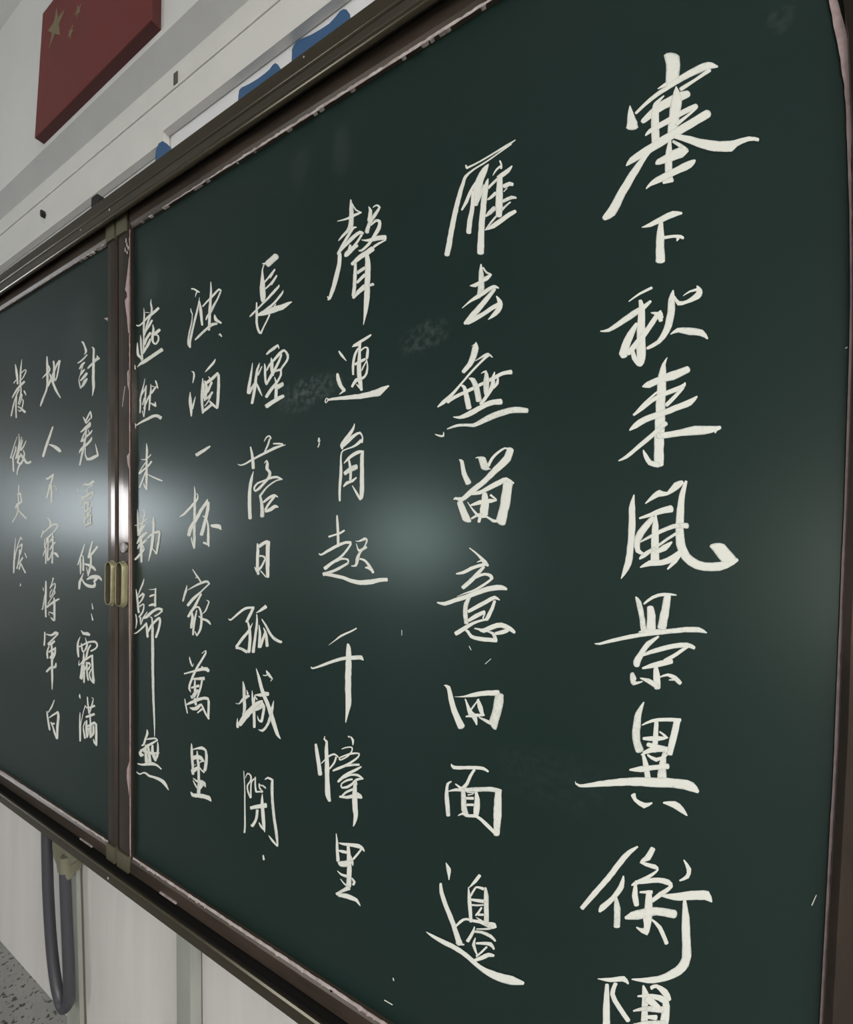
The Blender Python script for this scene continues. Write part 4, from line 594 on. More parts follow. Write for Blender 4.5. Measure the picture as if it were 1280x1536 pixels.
('c4','煙','-5642 2810 -5629 2806;-5681 2683 -5635 2671;-5720 2551 -5656 2533;-5757 2432 -5679 2416;-5760 2358 -5661 2347|-5669 2333 -5738 2370;-5607 2412 -5662 2444;-5520 2483 -5573 2517|-5482 2780 -5470 2775;-5552 2697 -5498 2677;-5585 2562 -5522 2545;-5606 2444 -5535 2425;-5634 2319 -5566 2299;-5670 2193 -5602 2174|-5436 2717 -5413 2706;-5478 2667 -5444 2649;-5533 2610 -5488 2586|-5494 2752 -5469 2744;-5501 2701 -5486 2696|-5547 2470 -5519 2473;-5506 2373 -5456 2380;-5418 2260 -5402 2263|-5092 2981 -5063 2948;-5194 2959 -5151 2909;-5277 2930 -5236 2889;-5336 2888 -5310 2864|-5095 2956 -5061 2956;-5070 2910 -5048 2910|-5371 2744 -5356 2742;-5377 2676 -5323 2668;-5375 2573 -5321 2565;-5360 2464 -5307 2463;-5331 2414 -5285 2419|-5298 2623 -5326 2638;-5232 2691 -5273 2718;-5123 2750 -5168 2787;-5005 2813 -5052 2861;-4952 2839 -4942 2877;-4904 2773 -4849 2773;-4910 2712 -4863 2690;-4986 2646 -4946 2620;-5035 2592 -4989 2575;-5033 2516 -4988 2500;-5090 2448 -5046 2421;-5167 2400 -5109 2359;-5265 2331 -5201 2289;-5348 2249 -5285 2211|-5024 2816 -4984 2798;-5074 2736 -5026 2712;-5146 2652 -5092 2622;-5221 2575 -5158 2539;-5287 2500 -5234 2470;-5328 2435 -5288 2415|-5227 2805 -5210 2803;-5241 2726 -5168 2715;-5236 2614 -5169 2607;-5200 2530 -5153 2529|-5134 2567 -5150 2598;-5042 2571 -5052 2609;-5000 2569 -5000 2594|-5149 2497 -5131 2498;-5129 2400 -5077 2397;-5137 2304 -5065 2291;-5146 2180 -5075 2166|-4973 2401 -4949 2331;-5090 2380 -5053 2298|-5142 2326 -5156 2369;-5032 2312 -5053 2381|-4962 2214 -4930 2164;-5063 2203 -5016 2137;-5184 2170 -5131 2105;-5342 2117 -5285 2052'),
('c4','落','-5673 1508 -5640 1509;-5649 1391 -5589 1392;-5634 1278 -5559 1276;-5625 1175 -5550 1172|-5952 1264 -5946 1272;-5885 1232 -5883 1255;-5761 1244 -5780 1273;-5577 1297 -5604 1332;-5321 1365 -5349 1404;-5090 1422 -5114 1466;-4898 1459 -4903 1470|-5154 1496 -5155 1520;-5028 1480 -5025 1510;-4953 1465 -4948 1491|-5346 1558 -5358 1564;-5288 1609 -5312 1631;-5242 1619 -5227 1643;-5228 1583 -5188 1591|-5253 1591 -5215 1579;-5292 1505 -5250 1490;-5352 1410 -5318 1396|-5586 1127 -5573 1124;-5660 1004 -5591 991;-5697 853 -5617 844;-5706 691 -5617 687;-5701 547 -5610 547;-5686 400 -5597 401|-5332 1228 -5346 1238;-5298 1251 -5288 1280;-5309 1214 -5236 1213;-5315 1136 -5240 1146;-5253 1078 -5182 1085;-5269 1023 -5203 996;-5336 965 -5291 936;-5468 875 -5422 838;-5551 827 -5527 803|-5526 825 -5567 824;-5532 866 -5577 877;-5473 920 -5502 946;-5319 956 -5335 983;-5189 978 -5204 1018;-5071 984 -5065 1022;-4960 949 -4947 970|-4957 975 -4950 953;-5073 965 -5061 942;-5206 918 -5184 896;-5314 859 -5283 838;-5411 782 -5368 758;-5451 747 -5408 723|-5449 741 -5397 746;-5423 629 -5352 634;-5416 520 -5328 520;-5421 429 -5319 427|-5332 626 -5362 653;-5200 687 -5234 727;-5114 712 -5114 757;-5041 698 -5032 710|-5134 724 -5093 700;-5239 638 -5192 612;-5326 537 -5285 518|-5294 478 -5316 522;-5167 497 -5208 551;-5089 541 -5107 600;-5032 545 -5024 565'),
('c4','日','-5487 11 -5454 13;-5494 -84 -5425 -82;-5502 -235 -5429 -234;-5500 -363 -5427 -357;-5476 -458 -5410 -450|-5536 -353 -5520 -346;-5498 -423 -5445 -399|-5409 -54 -5457 -10;-5314 -5 -5354 43;-5230 19 -5260 70|-5290 44 -5188 39;-5286 -142 -5197 -141;-5288 -304 -5194 -301;-5270 -490 -5199 -487|-5421 -192 -5421 -161;-5355 -189 -5341 -161;-5319 -214 -5286 -184|-5304 -198 -5266 -211;-5403 -334 -5360 -356;-5497 -378 -5446 -419|-5400 -409 -5378 -395;-5281 -497 -5260 -483'),
('c4','孤','-6127 -1204 -6114 -1189;-6068 -1227 -6072 -1196;-5877 -1110 -5911 -1084;-5710 -1018 -5734 -980;-5522 -989 -5528 -952|-5572 -971 -5515 -985;-5659 -1098 -5591 -1114;-5726 -1202 -5672 -1216|-5689 -1198 -5652 -1188;-5653 -1316 -5590 -1303;-5646 -1490 -5571 -1483;-5674 -1671 -5592 -1666|-5556 -1206 -5548 -1208;-5665 -1329 -5614 -1346;-5818 -1470 -5760 -1494;-5951 -1611 -5894 -1632|-5939 -1658 -5925 -1613;-5817 -1662 -5793 -1616;-5689 -1698 -5652 -1649|-5289 -908 -5235 -954;-5386 -979 -5351 -1012;-5481 -1045 -5473 -1053|-5475 -1074 -5449 -1071;-5483 -1206 -5428 -1203;-5520 -1410 -5458 -1409;-5569 -1657 -5492 -1654|-5419 -1227 -5401 -1223;-5418 -1340 -5360 -1332;-5434 -1566 -5354 -1558|-5346 -1563 -5405 -1557;-5295 -1445 -5353 -1438;-5238 -1313 -5289 -1306|-5319 -1263 -5299 -1255;-5283 -1354 -5225 -1338;-5261 -1530 -5187 -1515|-5357 -1136 -5339 -1127;-5278 -1233 -5235 -1211;-5171 -1362 -5124 -1332;-5061 -1431 -5023 -1386;-4933 -1452 -4910 -1410'),
('c4','城','-5769 -2146 -5750 -2141;-5770 -2253 -5697 -2236;-5760 -2427 -5682 -2411;-5751 -2554 -5673 -2544;-5768 -2676 -5730 -2674|-5926 -2518 -5924 -2509;-5840 -2517 -5850 -2499;-5730 -2439 -5778 -2410;-5626 -2374 -5650 -2328;-5599 -2353 -5600 -2335|-5671 -2261 -5661 -2258;-5670 -2325 -5620 -2309|-5880 -2741 -5867 -2739;-5905 -2836 -5852 -2823;-5897 -2891 -5831 -2869|-5781 -2847 -5869 -2825;-5652 -2715 -5767 -2680;-5506 -2568 -5608 -2522;-5373 -2446 -5442 -2397;-5299 -2370 -5319 -2352|-5550 -2249 -5537 -2246;-5556 -2390 -5501 -2377;-5534 -2542 -5466 -2526;-5525 -2661 -5457 -2646;-5514 -2806 -5451 -2791|-5482 -2296 -5464 -2295;-5521 -2397 -5471 -2393;-5544 -2514 -5494 -2510|-5492 -2565 -5520 -2541;-5374 -2516 -5439 -2464;-5271 -2447 -5346 -2393|-5355 -2395 -5312 -2370;-5307 -2450 -5247 -2430;-5326 -2556 -5261 -2551;-5349 -2649 -5308 -2694;-5377 -2656 -5404 -2679;-5410 -2606 -5422 -2611|-5460 -2311 -5460 -2293;-5355 -2313 -5366 -2255;-5244 -2285 -5257 -2211;-5177 -2264 -5178 -2206|-5496 -2322 -5475 -2309;-5440 -2373 -5415 -2357|-5464 -1899 -5447 -1893;-5423 -2043 -5358 -2021;-5353 -2232 -5272 -2200;-5251 -2386 -5172 -2350;-5169 -2540 -5079 -2501;-5094 -2693 -5005 -2653;-5008 -2817 -4945 -2781;-4924 -2853 -4910 -2843|-5073 -2317 -5063 -2316;-5127 -2432 -5064 -2429;-5166 -2572 -5104 -2573;-5231 -2708 -5179 -2720;-5310 -2792 -5292 -2830;-5386 -2807 -5389 -2818|-5241 -1897 -5224 -1888;-5219 -1960 -5160 -1922;-5109 -2007 -5087 -1990|-5306 -1979 -5303 -1965;-5239 -1980 -5248 -1962;-5205 -1949 -5222 -1940|-5108 -1991 -5089 -1998;-5145 -2036 -5133 -2041'),
('c4','閉','-5722 -3534 -5702 -3529;-5700 -3788 -5672 -3779;-5694 -4110 -5656 -4098;-5689 -4377 -5644 -4364;-5699 -4483 -5655 -4471|-5666 -3629 -5680 -3629;-5621 -3557 -5633 -3536;-5572 -3567 -5538 -3543;-5566 -3629 -5526 -3625;-5642 -3736 -5605 -3731;-5625 -3835 -5586 -3816;-5567 -3911 -5530 -3889|-5521 -3887 -5561 -3898;-5525 -3760 -5562 -3770;-5512 -3645 -5548 -3643;-5435 -3573 -5456 -3563|-5460 -3555 -5432 -3548;-5467 -3670 -5427 -3657;-5445 -3782 -5408 -3746;-5367 -3766 -5363 -3737;-5283 -3747 -5280 -3719|-5373 -3633 -5346 -3624;-5368 -3699 -5334 -3680;-5296 -3740 -5268 -3716|-5354 -3658 -5349 -3638;-5284 -3651 -5268 -3624;-5227 -3669 -5204 -3644|-5296 -3769 -5281 -3764;-5323 -3892 -5256 -3872;-5312 -4048 -5231 -4019;-5292 -4200 -5209 -4168;-5236 -4321 -5215 -4313|-5212 -4277 -5240 -4305;-5288 -4237 -5331 -4273;-5351 -4209 -5361 -4216|-5537 -4078 -5554 -4030;-5383 -4015 -5400 -3957;-5186 -3943 -5205 -3870|-5424 -4047 -5357 -4031;-5436 -4153 -5371 -4143;-5478 -4245 -5418 -4249;-5541 -4313 -5477 -4327|-5228 -3535 -5238 -3527;-5171 -3506 -5176 -3472;-5095 -3511 -5075 -3471|-5085 -3481 -5049 -3486;-5113 -3571 -5047 -3553;-5102 -3785 -5036 -3766;-5060 -4051 -4995 -4030;-5005 -4270 -4940 -4248;-4965 -4441 -4929 -4418|-4940 -4425 -4961 -4446;-5033 -4370 -5074 -4407;-5131 -4335 -5140 -4343|-5266 -4683 -5231 -4666;-5257 -4743 -5207 -4720'),
('c5','濁','-7219 4379 -7216 4405;-7151 4355 -7137 4379;-7069 4301 -7044 4322;-6981 4259 -6972 4267|-7076 4309 -7036 4287;-7101 4274 -7067 4258;-7109 4220 -7100 4216|-7231 4058 -7219 4056;-7235 4007 -7198 4004;-7184 3939 -7158 3941|-7189 3954 -7168 3948;-7208 3825 -7173 3814;-7272 3680 -7220 3661;-7310 3551 -7250 3535;-7309 3444 -7247 3442;-7230 3374 -7205 3379|-6990 4184 -6979 4179;-7054 4021 -7003 4001;-7135 3846 -7072 3822;-7211 3649 -7148 3626;-7260 3496 -7195 3477;-7265 3396 -7200 3381|-6995 4126 -6972 4122;-6992 3981 -6907 3966;-6964 3833 -6885 3819;-6932 3698 -6870 3687|-6698 4361 -6673 4354;-6704 4224 -6649 4209;-6723 4057 -6649 4034;-6742 3887 -6665 3865;-6748 3732 -6665 3710;-6752 3576 -6683 3558|-6875 3989 -6911 4018;-6751 4043 -6787 4074;-6595 4093 -6644 4136;-6469 4153 -6477 4194;-6428 4120 -6397 4142|-6457 4128 -6407 4102;-6518 4043 -6475 4017;-6619 3969 -6559 3933;-6715 3875 -6649 3833;-6790 3820 -6737 3788;-6815 3764 -6779 3747|-6585 3784 -6559 3782;-6582 3691 -6505 3707;-6408 3593 -6383 3613|-6508 3640 -6495 3600;-6657 3667 -6616 3602;-6768 3630 -6723 3586;-6937 3572 -6887 3528;-7048 3524 -7001 3485;-7103 3488 -7083 3471|-6450 3416 -6465 3427;-6425 3434 -6425 3446;-6384 3395 -6376 3397'),
('c5','酒','-7188 2956 -7184 2964;-7145 2933 -7110 2946;-7134 2870 -7079 2859;-7154 2761 -7131 2754|-7224 2610 -7200 2606;-7258 2469 -7160 2458;-7223 2320 -7133 2311;-7189 2191 -7150 2187|-7068 2509 -7053 2504;-7133 2409 -7080 2393;-7171 2319 -7114 2302|-6555 3050 -6531 3039;-6604 3015 -6552 2984;-6727 2949 -6680 2914;-6815 2883 -6804 2875|-6877 2788 -6858 2785;-6911 2631 -6817 2613;-6925 2492 -6842 2477;-6915 2371 -6839 2362;-6883 2202 -6819 2196|-6856 2691 -6818 2685;-6847 2549 -6802 2542;-6845 2444 -6800 2437|-6746 2663 -6798 2714;-6597 2705 -6656 2760;-6442 2780 -6491 2823|-6484 2776 -6413 2763;-6484 2616 -6404 2603;-6498 2425 -6414 2389;-6509 2266 -6437 2222|-6837 2729 -6783 2730;-6802 2632 -6721 2625;-6818 2501 -6737 2482;-6831 2410 -6776 2395|-6659 2690 -6592 2660;-6712 2618 -6645 2588;-6763 2544 -6701 2518|-6719 2785 -6701 2790;-6681 2734 -6645 2744|-6631 2526 -6576 2494;-6705 2474 -6645 2430;-6784 2436 -6749 2404|-6652 2453 -6626 2440;-6742 2364 -6714 2348;-6810 2314 -6792 2303|-6823 2200 -6869 2244;-6700 2240 -6752 2287;-6594 2284 -6641 2326|-6690 2363 -6657 2379;-6587 2272 -6539 2299;-6479 2210 -6448 2230'),
('c5','一','-6661 1633 -6636 1607;-6771 1610 -6726 1563;-6903 1574 -6853 1520;-7048 1538 -6991 1476'),
('c5','杯','-7069 974 -7051 974;-7068 853 -7010 852;-7083 686 -7005 682;-7082 463 -7001 461;-7085 241 -7004 239;-7080 36 -6999 36;-7070 -80 -7013 -80|-7020 -65 -7069 -76;-7076 21 -7118 14;-7118 108 -7138 105|-6999 847 -6972 853;-6973 805 -6939 804;-7009 753 -6958 735;-7117 684 -7062 652;-7246 599 -7192 567;-7372 521 -7331 489;-7477 470 -7466 459|-6709 744 -6683 738;-6760 703 -6685 677;-6885 597 -6806 564;-6999 477 -6912 444;-7104 375 -7004 337;-7196 283 -7083 252;-7252 152 -7138 133|-6715 692 -6633 684;-6733 581 -6638 570;-6775 445 -6686 430;-6832 308 -6735 291;-6895 159 -6791 142|-6716 401 -6689 404;-6697 296 -6643 299;-6700 150 -6626 151;-6698 19 -6622 23;-6665 -46 -6624 -42|-6629 4 -6648 -32;-6710 23 -6733 -18;-6780 38 -6802 2|-6821 458 -6809 473;-6768 436 -6749 459|-6607 297 -6601 314;-6557 267 -6543 326;-6452 253 -6433 329;-6411 247 -6341 308;-6338 227 -6320 234'),
('c5','家','-7087 -441 -7073 -435;-6998 -540 -6956 -520;-6926 -598 -6884 -579;-6865 -650 -6829 -635|-6996 -586 -6999 -573;-6931 -583 -6935 -562|-7235 -720 -7220 -721;-7291 -818 -7219 -824;-7329 -901 -7266 -908;-7362 -1000 -7310 -1005|-7199 -809 -7208 -800;-7047 -755 -7071 -730;-6875 -698 -6902 -662;-6718 -655 -6725 -609;-6672 -656 -6634 -618;-6637 -679 -6598 -661|-6639 -657 -6610 -675;-6763 -737 -6731 -755;-6875 -813 -6839 -833|-6876 -811 -6838 -835;-6999 -875 -6940 -909;-7132 -964 -7062 -997;-7231 -1056 -7165 -1082|-6853 -841 -6804 -854;-6925 -924 -6870 -938;-7029 -1052 -6959 -1072;-7142 -1167 -7073 -1188;-7211 -1251 -7147 -1268|-7082 -1151 -7105 -1131;-6970 -1101 -6989 -1073;-6907 -1088 -6882 -1055;-6866 -1145 -6807 -1129;-6848 -1244 -6778 -1236;-6854 -1363 -6781 -1363;-6887 -1468 -6827 -1477;-6945 -1545 -6908 -1555|-6907 -1551 -6945 -1567;-6970 -1488 -7000 -1501|-7107 -1180 -7050 -1171;-7098 -1283 -7011 -1276;-7120 -1389 -7042 -1389;-7123 -1444 -7066 -1444|-6959 -1128 -6926 -1129;-7004 -1236 -6948 -1238;-7047 -1383 -6985 -1382;-7063 -1555 -7005 -1551|-6692 -943 -6683 -933;-6637 -965 -6599 -953;-6665 -1014 -6624 -1020;-6723 -1111 -6686 -1124;-6792 -1173 -6780 -1180|-6898 -1227 -6884 -1215;-6819 -1274 -6792 -1241;-6696 -1292 -6664 -1251;-6635 -1317 -6587 -1282;-6571 -1339 -6554 -1329'),
('c5','萬','-6786 -1846 -6800 -1837;-6704 -1791 -6690 -1771;-6723 -1827 -6669 -1830;-6817 -1940 -6764 -1952;-6932 -2069 -6870 -2081;-7031 -2209 -6965 -2218;-7100 -2328 -7035 -2333;-7151 -2429 -7082 -2427;-7154 -2500 -7091 -2483;-7094 -2543 -7076 -2534|-7148 -1953 -7120 -1944;-7122 -2042 -7070 -2023;-7043 -2107 -7045 -2086;-7009 -2044 -7023 -2043|-7269 -2268 -7281 -2244;-7107 -2219 -7121 -2190;-6933 -2172 -6951 -2132;-6767 -2130 -6780 -2071;-6683 -2119 -6643 -2049;-6636 -2133 -6579 -2088|-6809 -2070 -6796 -2052;-6752 -2079 -6740 -2062|-7016 -2322 -7019 -2288;-6880 -2303 -6885 -2255;-6712 -2282 -6718 -2214|-6988 -2326 -6945 -2321;-7003 -2427 -6940 -2416;-6998 -2529 -6913 -2520;-7031 -2601 -6948 -2602|-6804 -2294 -6749 -2292;-6836 -2412 -6782 -2412;-6890 -2525 -6836 -2527;-6924 -2612 -6883 -2613|-7056 -2479 -7074 -2448;-6941 -2442 -6960 -2403;-6842 -2417 -6861 -2368|-6977 -2617 -7060 -2596;-6903 -2546 -6994 -2519;-6851 -2477 -6906 -2458|-7091 -2607 -7062 -2591;-7057 -2649 -7008 -2622|-7254 -2686 -7233 -2680;-7236 -2792 -7187 -2778;-7182 -2920 -7147 -2909|-7171 -2782 -7193 -2759;-7027 -2726 -7063 -2684;-6833 -2644 -6860 -2595;-6684 -2596 -6677 -2540;-6613 -2601 -6583 -2548|-6625 -2579 -6557 -2593;-6622 -2743 -6556 -2747;-6633 -2857 -6564 -2904|-6557 -2881 -6598 -2906;-6637 -2816 -6685 -2841;-6707 -2735 -6757 -2759;-6774 -2676 -6804 -2691|-7002 -2644 -6918 -2619;-6964 -2734 -6895 -2713|-7104 -2810 -7098 -2799;-7019 -2837 -7009 -2782;-6890 -2809 -6938 -2754;-6779 -2711 -6826 -2687|-6873 -2861 -6895 -2849;-6767 -2795 -6807 -2773;-6708 -2742 -6729 -2729'),
('c5','里','-7054 -3413 -7034 -3407;-7071 -3510 -6999 -3492;-7065 -3643 -6985 -3620;-7040 -3788 -6960 -3764;-7033 -3927 -6947 -3903|-7055 -3864 -7028 -3852;-7020 -3926 -6988 -3911|-6986 -3508 -6997 -3491;-6894 -3474 -6905 -3446;-6769 -3450 -6750 -3386;-6677 -3450 -6647 -3410|-6690 -3419 -6635 -3415;-6674 -3519 -6594 -3508;-6685 -3643 -6596 -3647;-6717 -3773 -6627 -3767|-6666 -3791 -6697 -3823;-6736 -3778 -6766 -3804;-6792 -3754 -6810 -3766|-6901 -3505 -6867 -3496;-6903 -3630 -6833 -3608;-6876 -3763 -6797 -3740;-6871 -3902 -6796 -3881;-6863 -4039 -6784 -4018;-6883 -4202 -6771 -4172|-6981 -3678 -7010 -3607;-6895 -3644 -6898 -3565;-6811 -3627 -6756 -3553;-6715 -3642 -6684 -3617|-6801 -3682 -6819 -3668;-6737 -3646 -6745 -3617;-6689 -3635 -6682 -3617|-6911 -3730 -6904 -3740;-6953 -3749 -6947 -3760|-6973 -3899 -7037 -3868;-6897 -3847 -6971 -3812;-6813 -3762 -6860 -3741|-6987 -3986 -6975 -3973;-6901 -4023 -6874 -3981;-6785 -4028 -6737 -3943;-6720 -4031 -6636 -3963;-6655 -4046 -6630 -4032|-6824 -3994 -6699 -3959;-6821 -4053 -6699 -4039;-6851 -4120 -6778 -4125|-6990 -4025 -6970 -4013;-6948 -4078 -6910 -4055;-6889 -4124 -6853 -4100|-7049 -4236 -7032 -4225;-7009 -4304 -6955 -4230;-6848 -4276 -6833 -4193;-6687 -4246 -6659 -4162;-6586 -4235 -6514 -4152;-6496 -4237 -6481 -4226'),
('c6','燕','-8451 4538 -8434 4532;-8482 4462 -8424 4449;-8451 4367 -8382 4351;-8476 4273 -8403 4243;-8556 4176 -8490 4147;-8640 4038 -8573 4012;-8694 3933 -8619 3905|-8695 4434 -8677 4430;-8692 4320 -8639 4308;-8704 4167 -8637 4149;-8712 4030 -8641 4013;-8701 3929 -8648 3917|-8633 4333 -8630 4346;-8493 4289 -8490 4302|-8938 4160 -8922 4180;-8853 4120 -8860 4155;-8714 4137 -8751 4170;-8532 4197 -8586 4241;-8321 4236 -8389 4296;-8165 4280 -8228 4336|-8433 4149 -8372 4116;-8524 4087 -8449 4044;-8640 4004 -8571 3968;-8703 3916 -8644 3890|-8692 3927 -8639 3914;-8702 3782 -8639 3767;-8692 3583 -8639 3572|-8485 3933 -8412 3889;-8628 3846 -8540 3803;-8685 3756 -8602 3722|-8475 3807 -8417 3781;-8559 3734 -8466 3688;-8653 3655 -8576 3615;-8698 3590 -8651 3567|-8385 4050 -8365 4047;-8385 3964 -8310 3947;-8418 3868 -8323 3842;-8418 3764 -8335 3755;-8345 3680 -8303 3701;-8244 3646 -8269 3687;-8151 3705 -8215 3729;-8168 3800 -8218 3792;-8249 3840 -8271 3820|-8179 3929 -8113 3870;-8302 3902 -8221 3835;-8358 3869 -8298 3821|-8786 3943 -8768 3939;-8799 3831 -8721 3816;-8789 3699 -8707 3686;-8763 3566 -8674 3550;-8760 3459 -8689 3443|-8890 3822 -8872 3818;-8913 3716 -8834 3702;-8898 3584 -8806 3587;-8785 3496 -8720 3516|-8788 3496 -8752 3523;-8703 3445 -8658 3479|-8092 3558 -8018 3479;-8239 3530 -8166 3455;-8458 3488 -8383 3412;-8664 3451 -8590 3374;-8796 3415 -8739 3366;-8880 3356 -8867 3346|-8978 3405 -8935 3399;-8969 3332 -8915 3325'),
('c6','然','-8622 3091 -8609 3087;-8680 2965 -8639 2953;-8756 2831 -8698 2814;-8800 2697 -8772 2689|-8566 2961 -8544 2951;-8655 2886 -8608 2865;-8743 2811 -8693 2792;-8778 2734 -8725 2721;-8789 2605 -8725 2595;-8791 2472 -8741 2464|-8603 2941 -8540 2928;-8617 2806 -8555 2794;-8633 2671 -8567 2659;-8641 2535 -8571 2523;-8640 2368 -8616 2363|-8616 2376 -8657 2377;-8668 2491 -8699 2491|-8645 2733 -8611 2723;-8698 2614 -8657 2602|-8483 2753 -8427 2728;-8549 2684 -8495 2662;-8614 2595 -8565 2576;-8657 2541 -8625 2527|-8427 2954 -8407 2951;-8432 2863 -8381 2854;-8462 2743 -8397 2730;-8476 2609 -8411 2597;-8481 2478 -8433 2469|-8259 2886 -8218 2862;-8335 2849 -8274 2815;-8416 2794 -8359 2762|-8396 2906 -8385 2922;-8295 2868 -8282 2887|-8417 2590 -8401 2605;-8328 2537 -8301 2573;-8260 2505 -8233 2566|-8273 2596 -8240 2592;-8280 2520 -8213 2512|-8276 2987 -8238 2988;-8251 2924 -8194 2924;-8198 2831 -8160 2831|-8929 2280 -8893 2277;-8916 2194 -8891 2192|-8872 2231 -8893 2250;-8705 2260 -8741 2299;-8491 2284 -8536 2339;-8326 2306 -8361 2369;-8201 2302 -8183 2361;-8089 2243 -8029 2298'),
('c6','未','-8546 1861 -8522 1860;-8552 1730 -8475 1724;-8559 1546 -8483 1539;-8557 1351 -8477 1345;-8559 1175 -8476 1169;-8552 999 -8482 995|-8497 1014 -8538 999;-8547 1054 -8594 1043;-8595 1120 -8619 1118|-8700 1576 -8694 1589;-8616 1553 -8619 1573;-8484 1569 -8508 1590;-8365 1634 -8390 1649|-8546 1527 -8512 1511;-8669 1444 -8630 1427;-8794 1325 -8747 1308|-8743 1294 -8780 1318;-8591 1360 -8635 1389;-8433 1425 -8484 1456;-8330 1496 -8385 1524|-8562 1345 -8523 1334;-8673 1198 -8614 1182;-8776 1057 -8716 1040|-8477 1271 -8466 1282;-8328 1210 -8306 1235;-8160 1153 -8137 1183;-8008 1114 -7992 1138'),
('c6','勒','-8820 636 -8802 636;-8825 467 -8764 467;-8821 298 -8742 299;-8805 140 -8733 141|-8634 604 -8643 618;-8603 606 -8570 632;-8605 523 -8545 519;-8655 390 -8594 380;-8734 266 -8649 251;-8786 167 -8700 153|-8710 516 -8704 523;-8635 485 -8619 501|-8897 324 -8902 335;-8756 337 -8774 359;-8609 381 -8640 408;-8458 441 -8481 461|-8573 347 -8516 323;-8690 261 -8622 235;-8776 181 -8709 158|-8505 215 -8456 182;-8620 172 -8548 128;-8755 102 -8656 60;-8825 -13 -8794 -23|-8589 167 -8544 152;-8658 98 -8612 84|-8523 71 -8466 34;-8628 25 -8567 -18;-8761 -28 -8679 -66;-8797 -113 -8764 -121|-8733 118 -8627 122;-8711 -28 -8606 -25;-8708 -175 -8602 -173;-8673 -362 -8610 -359|-8613 -48 -8580 -43;-8589 -120 -8531 -127;-8673 -172 -8619 -196;-8784 -239 -8717 -271;-8891 -309 -8840 -335|-8286 471 -8245 471;-8297 361 -8213 360;-8303 219 -8216 214;-8343 47 -8236 40;-8371 -116 -8284 -124;-8416 -338 -8399 -340|-8309 376 -8319 384;-8237 400 -8258 416|-8478 58 -8494 66;-8370 106 -8416 135;-8210 167 -8241 208;-8050 178 -8070 234|-8101 199 -8019 194;-8123 76 -8041 70;-8153 -47 -8071 -54;-8186 -191 -8114 -196|-8141 -197 -8175 -210;-8198 -140 -8237 -155;-8268 -96 -8287 -104'),
('c6','歸','-8565 -672 -8545 -674;-8627 -764 -8567 -772;-8705 -887 -8659 -894;-8755 -991 -8728 -995|-8835 -891 -8807 -887;-8821 -1011 -8751 -1001;-8795 -1147 -8717 -1137;-8760 -1322 -8689 -1313|-8714 -1042 -8749 -1021;-8546 -965 -8603 -931|-8581 -956 -8515 -965;-8638 -1055 -8576 -1069;-8733 -1141 -8690 -1156|-8683 -1220 -8719 -1193;-8579 -1165 -8561 -1130;-8569 -1188 -8517 -1182;-8613 -1291 -8555 -1300;-8734 -1395 -8676 -1413|-8691 -1296 -8671 -1311;-8719 -1307 -8695 -1324|-8687 -1413 -8616 -1405;-8644 -1553 -8635 -1518;-8540 -1415 -8587 -1406;-8417 -1286 -8440 -1279|-8835 -1363 -8799 -1357;-8806 -1493 -8749 -1487;-8823 -1627 -8798 -1626|-8535 -1424 -8558 -1395;-8432 -1404 -8488 -1360;-8261 -1301 -8322 -1260;-8086 -1223 -8101 -1171;-7955 -1230 -7937 -1177|-7965 -1211 -7926 -1234;-8075 -1276 -8041 -1301;-8204 -1330 -8175 -1356|-8378 -868 -8378 -858;-8267 -864 -8269 -849;-8139 -853 -8147 -825|-8193 -832 -8143 -830;-8210 -986 -8136 -982;-8205 -1163 -8132 -1157|-8349 -1002 -8367 -982;-8269 -986 -8296 -948;-8193 -958 -8205 -937|-8373 -1173 -8386 -1152;-8270 -1161 -8286 -1109;-8144 -1149 -8145 -1101|-8894 -1737 -8895 -1723;-8797 -1731 -8812 -1710;-8626 -1645 -8666 -1624;-8429 -1521 -8486 -1495|-8475 -1492 -8423 -1484;-8463 -1617 -8378 -1604;-8439 -1750 -8361 -1738|-8373 -1664 -8432 -1650;-8220 -1509 -8286 -1486;-8027 -1378 -8086 -1350|-8080 -1364 -8001 -1343;-8047 -1421 -7965 -1412;-8091 -1571 -8012 -1574;-8167 -1720 -8094 -1726|-8343 -1378 -8338 -1364;-8292 -1386 -8254 -1364;-8284 -1521 -8204 -1511;-8290 -1713 -8189 -1701;-8277 -2034 -8170 -2019;-8268 -2286 -8168 -2271;-8232 -2760 -8148 -2744;-8177 -3242 -8114 -3228;-8153 -3412 -8113 -3403;-8140 -3538 -8120 -3533'),
